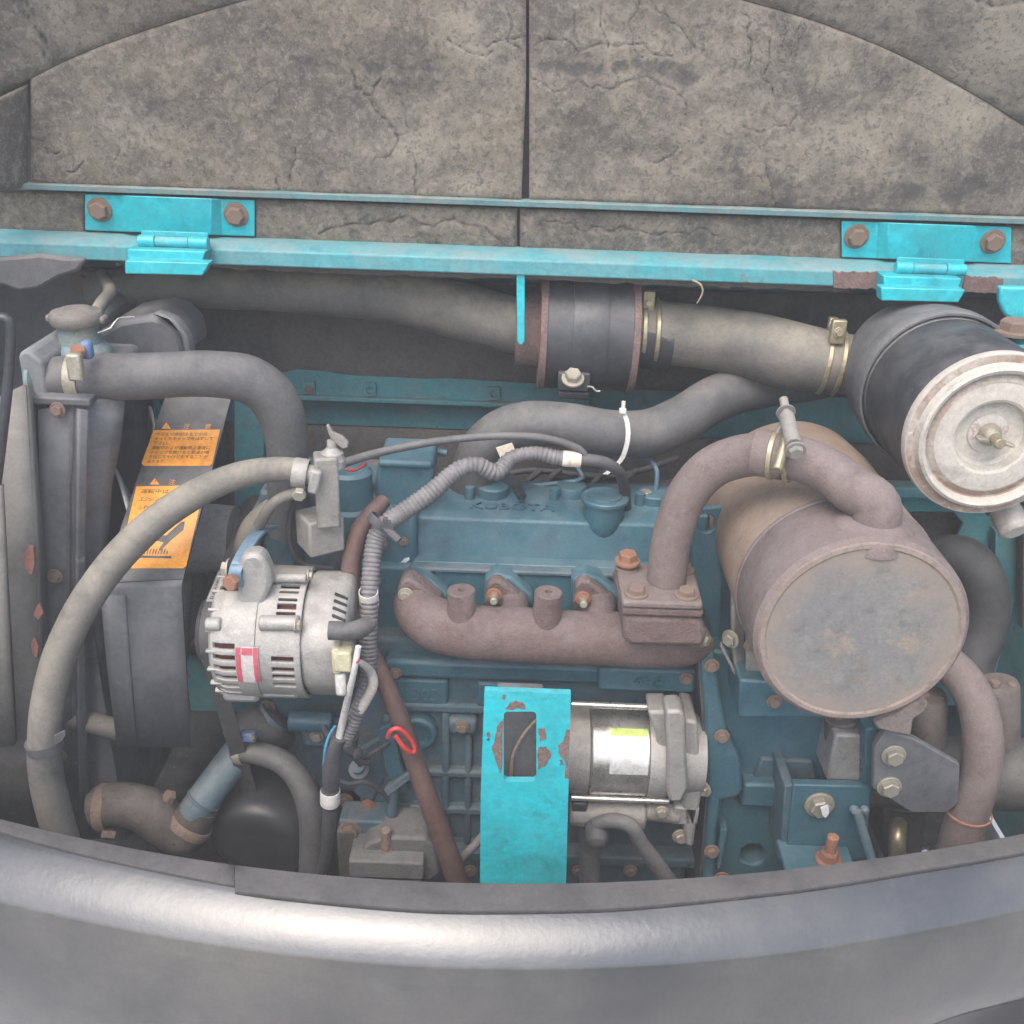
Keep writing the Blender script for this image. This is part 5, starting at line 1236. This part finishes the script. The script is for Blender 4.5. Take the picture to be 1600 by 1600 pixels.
# ================================================================ intake side: silencer, hoses, air cleaner
sil = thing('intake_silencer', 'black round intake silencer canister with a bolted strap and rusty rims', 'silencer')
YS = .30
sc0 = P(918, 520, YS); s = S(sc0); axs = (P(992,523,YS)-P(842,517,YS)).normalized(); Lc = (P(992,523,YS)-P(842,517,YS)).length
o0 = P(842,517,YS)
lathe('canister', o0+axs*.006, axs, [(0,86*s),(.002,88*s),(Lc-.014,88*s),(Lc-.012,86*s)], 'black_paint', sil, 56)
for t in (0.0, Lc-.010): lathe('rusty_rim', o0+axs*t, axs, [(0,86*s),(.001,90.5*s),(.009,90.5*s),(.010,86*s)], 'rust', sil, 56)
lathe('inlet_neck', o0-axs*.03, axs, [(0,56*s),(.03,57*s),(.032,86*s)], 'rust', sil, 40)
lathe('outlet_neck', o0+axs*(Lc-.004), axs, [(0,84*s),(.003,54*s),(.05,50*s)], 'black_paint', sil, 40)
sb = clamp_band('strap', o0+axs*(Lc*.50), axs, 88.3*s, 52*s, 'black_paint', sil, 56, .0022)
boxp('strap_foot', 872, 583, 922, 612, YS-.075, .05, 'black_paint', sil, .002); boxp('strap_foot', 872, 613, 920, 624, YS-.07, .045, 'black_paint', sil, .002)
pb = P(895,592,YS-.078); bolt(pb, (0,-.5,.85), .0105, 'bolt_zinc', sil, h=1.2)
ih = thing('intake_hose', 'wide dusty rubber intake hose from the silencer toward the air cleaner', 'hose')
tube('hose', [(990,517,YS,52),(1030,520,YS,50),(1090,526,YS,49),(1160,536,YS-.02,50),(1220,552,YS-.04,53),(1275,562,YS-.055,50),(1330,570,YS-.06,46)], 'rubber_dusty', ih, 30, .001)
def oval_clamp(par, px, py, Y, rpx, axis, tops):
    c = P(px, py, Y); k = S(c); ax_ = Vector(axis).normalized()
    cl = clamp_band('hose_clamp', c-ax_*.0085, ax_, rpx*k, .0062, 'zinc_yellow', par, thick=.0018)
    clamp_band('hose_clamp', c+ax_*.0085, ax_, rpx*k, .0062, 'zinc_yellow', par, thick=.0018)
    for t, sz in tops:
        box('clamp_lug', t, sz, 'zinc_yellow', cl, .002); bolt(t+Vector((0,-sz[1]/2,0)), (0,-1,.1), .0048, 'zinc_yellow', cl, washer=True)
oval_clamp(ih, 1012, 519, YS, 51.5, axs, [(P(1013,472,YS-.02), (.016,.010,.030))])
ax2 = (P(1330,570,YS-.06)-P(1275,562,YS-.055)).normalized()
oval_clamp(ih, 1297, 566, YS-.057, 48.5, ax2, [(P(1309,518,YS-.085), (.018,.010,.030)), (P(1301,508,YS-.055), (.012,.010,.020))])
lhz = thing('snorkel_hose', 'large dusty intake hose running left from the silencer under the rail', 'hose')
tube('hose', [(838,512,YS,44),(790,505,YS,44),(720,486,YS+.02,44),(640,468,YS+.03,42),(540,458,YS+.04,38),(430,452,YS+.04,34),(320,450,YS+.04,32),(200,452,YS+.04,32),(150,455,YS+.05,30)], 'rubber_dusty', lhz, 28, .001)
ch = thing('crankcase_hose', 'fat grey rubber hose snaking from the engine up under the intake hose', 'hose')
tube('hose', [(1330,575,.33,36),(1270,588,.32,38),(1190,600,.30,37),(1120,622,.26,36),(1065,655,.22,37),(1015,676,.20,37),(950,676,.19,36),(880,664,.19,35),(815,664,.19,36),(765,690,.19,37),(742,735,.20,36),(736,790,.21,36)], 'rubber', ch, 28, .001)
zt2 = thing('zip_tie', 'white zip tie hooked round the fat grey hose', 'zip tie')
zz_ = [(973,642,.155),(980,660,.146),(981,685,.14),(974,712,.14),(962,728,.14),(946,741,.135)]
dn = spline([(P(*q), 1) for q in zz_], .003); v = []; f = []
for p_, _ in dn: v += [p_+Vector((-.0028,0,0)), p_+Vector((.0028,-.0006,0)), p_+Vector((.0028,.001,0)), p_+Vector((-.0028,.0016,0))]
for i in range(len(dn)-1):
    for k in range(4): a = i*4+k; b = i*4+(k+1) % 4; f.append((a,b,b+4,a+4))
f.append((0,1,2,3)); f.append(tuple((len(dn)-1)*4+k for k in range(4)))
mesh('strap', v, f, 'white_plastic', zt2, 0); box('tie_head', P(973,642,.150), (.0085,.007,.006), 'white_plastic', zt2, .001); box('tie_tip', P(974,632,.152), (.0045,.0015,.009), 'white_plastic', zt2, .0004)

ac = thing('air_cleaner', 'black air cleaner canister with a cream round cover and wing nut', 'air cleaner')
YA = -.02
CA = P(1547, 680, YA); k = S(CA); RA2 = 134*k
lathe('canister', CA+Vector((0,.004,0)), (0,1,0), [(.014,RA2*.5),(.012,RA2*.95),(0,RA2*.96),(.004,RA2*.985),(.13,RA2*.985),(.135,RA2*.97)], 'black_paint', ac, 72)
lathe('rear_housing', CA+Vector((0,.136,0)), (0,1,0), [(0,RA2*.97),(.01,RA2*.99),(.03,RA2*1.0),(.08,RA2*1.0),(.12,RA2*.9),(.14,RA2*.4)], 'black_sheet', ac, 72)
cyl('inlet_duct', P(1312,567,.242), P(1420,582,.24), 42*S(P(1330,570,.24)), 'black_sheet', ac, 36, .003)
lathe('inlet_lip', P(1332,570,.24), (1,0,-.05), [(0,.036),(.002,.042),(.008,.042),(.010,.036)], 'black_paint', ac, 36)
cv = lathe('cover', CA, (0,-1,0), [(-.006,RA2*1.0),(0,RA2*1.0),(.003,RA2*.985),(.0035,RA2*.90),(.005,RA2*.885),(.012,RA2*.865),(.014,RA2*.83),(.012,RA2*.79),(.005,RA2*.765),(.003,RA2*.75),(.006,RA2*.70),(.0075,RA2*.66),(.0075,RA2*.46)], 'cream_paint', ac, 96, cap1=False)
lathe('cover_dish', CA, (0,-1,0), [(.0076,RA2*.462),(.006,RA2*.43),(-.004,RA2*.40),(-.006,RA2*.36)], 'cream_paint', cv, 72, cap0=False, cap1=False)
lathe('dish_floor', CA, (0,-1,0), [(-.0062,RA2*.365),(-.007,RA2*.25),(-.004,RA2*.235),(-.003,RA2*.21),(-.003,.002)], 'cream_flaked', cv, 72)
lathe('rust_ring', CA, (0,-1,0), [(.0056,RA2*.768),(.0038,RA2*.75),(.0068,RA2*.70),(.0080,RA2*.675)], 'cream_rusty', cv, 96, cap0=False, cap1=False)
lathe('rim_wear', CA, (0,-1,0), [(.0036,RA2*.975),(.0042,RA2*.93),(.0042,RA2*.895)], 'cream_rusty', cv, 96, cap0=False, cap1=False)
wn = thing('wing_nut', 'weathered wing nut and stud in the centre of the cream air cleaner cover', 'wing nut')
cyl('stud', CA+Vector((0,.004,0)), CA+Vector((0,-.026,0)), .0055, 'zinc_yellow', wn, 18, .001)
lathe('nut_body', CA+Vector((0,.003,0)), (0,-1,0), [(0,.012),(.004,.012),(.012,.008),(.014,.0065)], 'bolt_zinc', wn, 24)
for sg, tl in ((1,.15),(-1,.15)):
    pts = [(0,0),(.008,-.003),(.022,.001),(.026,.006),(.022,.010),(.010,.007),(0,.006)]
    lp = [CA+Vector((sg*(.005+a*.62), -.006-b*1.3, -.004+a*tl*sg*-1)) for a, b in pts]
    extrude_poly('wing', [lp], Vector((0,0,.0035)), 'bolt_zinc', wn, .0008)
cyl('drain_valve', P(1566,790,.03), P(1588,832,.0), 26*k, 'cream_paint', ac, 28, .006); cyl('drain_ring', P(1560,780,.035), P(1568,794,.03), 29*k, 'rubber_dark', ac, 28, .002)
ab = thing('air_cleaner_band', 'dark flat steel band bracket bolted above the air cleaner', 'bracket')
clamp_band('band', CA+Vector((0,.155,0)), (0,1,0), RA2*1.012, .03, 'black_sheet', ab, 72, .0025)
polyp('band_tab', [(1440,516),(1700,528),(1700,546),(1480,540)], .13, .03, 'black_sheet', ab, .002)
bb = P(1583,520,.12); bolt(bb, (0,0,1), .0165, 'bolt_rust', ab)
lug = thing('support_lug', 'turquoise rounded support plate hanging from the rail by the air cleaner', 'plate')
polyp('plate', [(1563,448),(1660,450),(1660,530),(1590,505),(1570,492),(1562,470)], .17, .012, 'teal', lug, .003)
extrude_poly('folded_lip', [[P(a,b,.10) for a, b in rrect(1566,540,1660,554,5)], [P(a,b,.10) for a, b in rrect(1570,544,1655,551,3)]], Vector((0,.04,0)), 'teal', lug, .0008)
# back right wall pieces
rw = thing('inner_panel', 'dim turquoise inner panel with a dark opening behind the muffler', 'panel')
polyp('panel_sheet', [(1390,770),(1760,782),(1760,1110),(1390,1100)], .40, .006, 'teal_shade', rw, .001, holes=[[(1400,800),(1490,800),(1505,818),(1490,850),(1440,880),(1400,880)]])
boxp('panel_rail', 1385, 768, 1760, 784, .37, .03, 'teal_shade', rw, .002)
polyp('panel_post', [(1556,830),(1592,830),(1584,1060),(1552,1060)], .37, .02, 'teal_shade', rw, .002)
polyp('panel_post', [(1600,800),(1700,800),(1700,1100),(1596,1100)], .33, .02, 'bulkhead', rw, .002)
sh = tube('suction_hose', [(1440,880,.32,30),(1490,868,.30,34),(1525,890,.28,36),(1540,940,.27,36),(1534,990,.26,35),(1520,1040,.24,32),(1530,1085,.22,30),(1545,1120,.2,30)], 'rubber_dark', None, 26, .001); tag(sh, 'bulky dark suction hose behind the muffler and tail pipe', 'hose')

# ================================================================ wiring and thin hoses
wh = thing('wiring_harness', 'ribbed black conduit harness draped over the valve cover and down the block', 'harness')
tube('conduit', [(908,718,.10,10),(870,715,.10,12),(835,708,.10,11),(800,716,.10,12),(775,738,.085,13),(745,727,.08,13),(715,735,.075,13.5),(670,772,.06,14.5),(630,800,.05,14.5),(604,818,.04,14.5),(588,840,.035,14.5),(581,880,.02,14),(577,940,.0,14),(576,1000,-.01,13.5),(574,1060,-.02,13),(560,1110,-.03,13),(536,1160,-.03,13)], 'conduit', wh, 18, ribs=(.0052,.055), step=.0013)
def tapeband(px, py, Y, rpx, ax, w, mt='tape_cream', nm='tape'):
    c = P(px, py, Y); return clamp_band(nm, c, ax, rpx*S(c), w, mt, wh, 24, .0008)
tapeband(893, 717, .10, 11.2, (1,0,-.03), .022); tapeband(576.5, 935, .0015, 13.9, (0.0,-.3,1), .023, 'white_plastic')
tube('branch', [(905,718,.10,10),(940,722,.10,10),(965,735,.11,9),(975,760,.14,9),(978,800,.16,9)], 'rubber_dark', wh, 14)
tube('branch', [(775,738,.09,10),(800,752,.12,9),(815,775,.16,8)], 'rubber_dark', wh, 12)
tie = thing('harness_clip', 'dark plastic clip strap with a ratchet tail holding the harness', 'clip')
ctr = P(592,815,.035); clamp_band('clip_band', ctr, (P(604,818,.04)-P(588,840,.035)).normalized(), 17*S(ctr), .010, 'rubber_dark', tie, 24, .001)
cyl('clip_tail', P(600,822,.01), P(624,845,.0), 7*S(ctr), 'rubber_dark', tie, 8, .0006)
for q in range(3): box('clip_tooth', P(602+q*5,816+q*5,.006), (.005,.005,.012), 'rubber_dark', tie, .0006)
lc = thing('lower_connector', 'taped black harness connector with a white tape band hanging by the oil filter', 'connector')
tube('connector_body', [(528,1150,-.04,14),(520,1170,-.04,15),(518,1200,-.04,15),(517,1228,-.04,13)], 'rubber_dark', lc, 18)
tube('connector_tail', [(516,1260,-.035,12),(514,1290,-.03,11),(510,1330,-.02,9),(500,1370,0,9)], 'rubber_dark', lc, 16)
ctr = P(516,1245,-.038); clamp_band('tape', ctr, (0.05,0,1), 14*S(ctr), .020, 'white_plastic', lc, 24, .001); cyl('tape_core', ctr-Vector((0,0,.012)), ctr+Vector((0,0,.012)), 13.8*S(ctr), 'rubber_dark', lc, 18)
bh_ = thing('brown_hose', 'slim brown rubber hose running down the front of the block', 'hose')
tube('hose', [(600,782,.075,12),(584,800,.06,14),(562,828,.05,15),(550,870,.04,15),(547,910,.03,15),(553,955,.02,15),(572,1005,.0,14.5),(596,1055,-.01,14.5),(622,1115,-.015,15),(645,1180,-.015,15.5),(668,1245,-.02,16.5),(690,1305,-.02,17),(718,1385,-.02,17)], 'hose_brown', bh_, 20)
rc_ = thing('red_clip', 'bright red plastic spring ring hooked on the brown hose', 'clip')
ring = [(606,1152),(610,1142),(622,1138),(634,1146),(645,1160),(648,1172),(642,1176),(630,1166),(618,1150)]
tube('ring', [(a,b,-.04-.006*math.sin(i),3.6) for i,(a,b) in enumerate(ring)], 'red_plastic', rc_, 12, step=.003)
th_ = tube('vacuum_hose', [(532,726,.06,7),(560,716,.07,7),(610,703,.09,6.5),(680,690,.10,6.3),(760,682,.10,6),(830,682,.10,6),(875,690,.10,6),(905,702,.10,6),(915,714,.10,6)], 'rubber', None, 14); tag(th_, 'thin black breather hose arching from the bleed valve to the harness', 'hose')
orr = tube('orange_wire', [(540,733,.08,2.5),(552,735,.08,2.5),(566,729,.085,2.5),(572,724,.09,2.5)], 'wire_red', None, 8, step=.003); tag(orr, 'short orange red wire behind the bleed valve', 'wire')

# bleed valve -----------------------------------------------------------------------
bv = thing('bleed_valve', 'corroded alloy bleed valve with square base and a small lever on top', 'valve')
rot = Matrix.Rotation(R(33), 4, 'Z').to_euler()
cb0 = P(495, 838, .02); k = S(cb0)
box('valve_base', cb0+Vector((0,.02,-.002)), (.043,.043,.044), 'aluminium_dirty', bv, .003, rot)
box('valve_column', P(511,765,.025)+Vector((0,.0,0)), (.026,.026,.085), 'aluminium_dirty', bv, .003, Matrix.Rotation(R(14), 4, 'Z').to_euler())
tpv = P(519,712,.03)
lathe('valve_cap', tpv+Vector((0,0,-.012)), (0,0,1), [(0,.0145),(.008,.0145),(.010,.013),(.016,.0125),(.018,.009),(.022,.0055),(.030,.005)], 'aluminium', bv, 20)
polyp('valve_lever', [(509,665),(513,664),(520,676),(534,682),(544,692),(543,700),(535,702),(522,692),(514,681)], .028, .006, 'aluminium_dirty', bv, .0012)
cyl('hose_barb', P(468,739,.02), P(505,744,.02), 15*k, 'aluminium', bv, 22, .001)
wt = tube('white_tube', [(405,820,.03,9),(420,795,.02,9),(440,778,.02,9),(470,768,.02,9)], 'rubber_dusty', None, 16); tag(wt, 'short pale drain tube beside the bleed valve base', 'tube')

# ================================================================ small fastenings, wires and debris
tw = tube('dry_twig', [(1082,438,.21,2.0),(1094,444,.205,1.8),(1098,455,.205,1.7),(1094,466,.205,1.4),(1089,474,.205,1.0)], 'wire_tan', None, 8, step=.003); tag(tw, 'dry twig hanging from the hinge rail right of the silencer', 'twig')
cw_ = tube('spring_wire', [(918,604,.225,1.6),(926,605,.22,1.6),(931,611,.22,1.6),(938,611,.22,1.6)], 'bolt_zinc', None, 8, step=.003); tag(cw_, 'bent wire end sticking out beside the silencer strap foot', 'wire')
bc = thing('battery_cables', 'pair of dark cables crossing behind the valve cover', 'cables')
tube('cable', [(560,760,.30,7),(640,765,.30,7),(720,752,.31,7),(800,765,.31,7),(900,750,.31,7),(1010,762,.30,7),(1080,745,.30,7)], 'rubber_dark', bc, 12)
tube('cable', [(690,735,.28,5),(760,748,.29,5),(830,735,.30,5),(960,744,.30,5),(1060,715,.31,5)], 'rubber_dark', bc, 12)
lw = thing('sensor_leads', 'thin black sensor leads looping between the oil filter and the block', 'leads')
tube('lead', [(505,1135,.04,4.5),(520,1160,.02,4.5),(545,1172,.01,4.5),(560,1190,.01,4.5),(575,1192,.02,4.5)], 'rubber_dark', lw, 10, step=.004)
tube('lead', [(520,1215,.0,4),(545,1225,-.005,4),(570,1222,.0,4),(600,1240,.02,4),(612,1262,.03,4)], 'rubber_dark', lw, 10, step=.004)
lathe('lead_plug', P(545,1172,.008), (.5,-.5,.2), [(0,.006),(.012,.0075),(.02,.0075),(.022,.004)], 'rubber_dark', lw, 16)
bsn = tube('bleed_line', [(470,768,.03,5),(455,800,.05,5),(452,840,.06,5),(470,880,.07,5),(520,890,.08,5)], 'rubber_dark', None, 10); tag(bsn, 'slim black line curling down behind the bleed valve', 'line')
cable2 = tube('ground_cable', [(700,1372,-.0,7),(722,1340,.0,7),(742,1320,.01,7),(760,1300,.02,7)], 'conduit', None, 12); tag(cable2, 'short grey cable disappearing behind the latch bracket', 'cable')
for x, y, Y, r, m_ in ((425,905,.112,9,'bolt_rust'),(590,905,.088,8,'bolt_rust'),(590,985,.088,8,'bolt_rust'),(418,1105,.112,9,'bolt_rust'),(495,1150,.078,8,'bolt_zinc'),(548,1150,.078,8,'bolt_zinc'),(480,1215,.112,9,'bolt_rust'),(540,1250,.10,9,'bolt_rust'),(618,1052,.036,7,'bolt_rust'),(1072,1060,.022,8,'bolt_rust'),(722,1136,.038,8,'bolt_rust'),(668,1328,.018,9,'bolt_rust'),(575,1258,.05,8,'bolt_orange'),(596,850,.096,8,'bolt_rust'),(630,846,.096,6,'bolt_rust')):
    boltp(x, y, Y, r, m_, eng)
for x, y, Y in ((90,640,.022),(86,900,.024),(92,1180,.024),(150,1230,.06)): boltp(x, y, Y, 9, 'bolt_rust', shroud)
for x, y in ((1112,1040),(1128,1150),(1112,1330)): boltp(x, y, -.014, 9, 'bolt_rust', fw)
for x, y, Y in ((1210,1096,-.052),(1256,1100,-.052)): boltp(x, y, Y, 9, 'bolt_rust', mb)
# maker's paper band on the fat hose
hb = P(790,704,.158); clb = None
lab = polyp('hose_label', [(775,700),(800,692),(806,706),(782,716)], .150, .0015, 'tape_cream', ch, 0)
# rubber strap tail on the long hose
polyp('tie_tail', [(84,1150),(100,1142),(103,1148),(98,1158),(84,1166)], -.112, .003, 'rubber_dark', lh, .0006)
# loose grit and leaf litter lying on the mount plate and floor is too fine to count
gv = []; gf = []
for k_ in range(700):
    px_, py_ = random.uniform(1225,1340), random.uniform(1338,1362)
    p = Vector((random.uniform(-.7,.7), random.uniform(-.15,.4), zf+.001)); r = random.uniform(.001,.0035); b_ = len(gv)
    for a_, z_ in ((0,0),(2.1,0),(4.2,0)): gv.append(p+Vector((r*math.cos(a_+k_), r*math.sin(a_+k_), 0)))
    gv.append(p+Vector((0,0,r*1.2))); gf += [(b_,b_+1,b_+2),(b_,b_+1,b_+3),(b_+1,b_+2,b_+3),(b_+2,b_,b_+3)]
go = mesh('grit', gv, gf, 'dusty_sheet', None); tag(go, 'loose grit scattered over the floor plate', None, kind='stuff')

# ================================================================ thin volume added to imitate milky lens veil, lifts the darks
hzm = bpy.data.materials.new('lens_veil'); hzm.use_nodes = True; hn = hzm.node_tree; hn.nodes.remove(hn.nodes["Principled BSDF"])
pv = hn.nodes.new("ShaderNodeVolumePrincipled"); pv.inputs['Color'].default_value = (.98,.97,.95,1); pv.inputs['Density'].default_value = LENS_VEIL
hn.links.new(pv.outputs[0], hn.nodes["Material Output"].inputs['Volume']); MATS['lens_veil'] = hzm
hz = box('lens_veil', (0, 0, .45), (13, 13, 2.9), 'lens_veil', None, 0); tag(hz, 'thin volume added to imitate the milky veil of the camera lens', None, kind='stuff')

# ================================================================ place each empty at the base of its thing
bpy.context.view_layer.update()
def desc(o):
    for c in o.children:
        yield c; yield from desc(c)
allc = {}
for r_ in ROOTS:
    lo = Vector((1e9,)*3); hi = Vector((-1e9,)*3); any_ = False
    for c in desc(r_):
        if c.type != 'MESH': continue
        M = c.matrix_basis
        for cn_ in c.bound_box:
            p = M @ Vector(cn_); any_ = True
            for i in range(3): lo[i] = min(lo[i], p[i]); hi[i] = max(hi[i], p[i])
    if not any_: continue
    loc = Vector(((lo.x+hi.x)/2, (lo.y+hi.y)/2, lo.z)); r_.location = loc
    for c in r_.children: c.matrix_parent_inverse = Matrix.Translation(-loc)
bpy.context.view_layer.update()
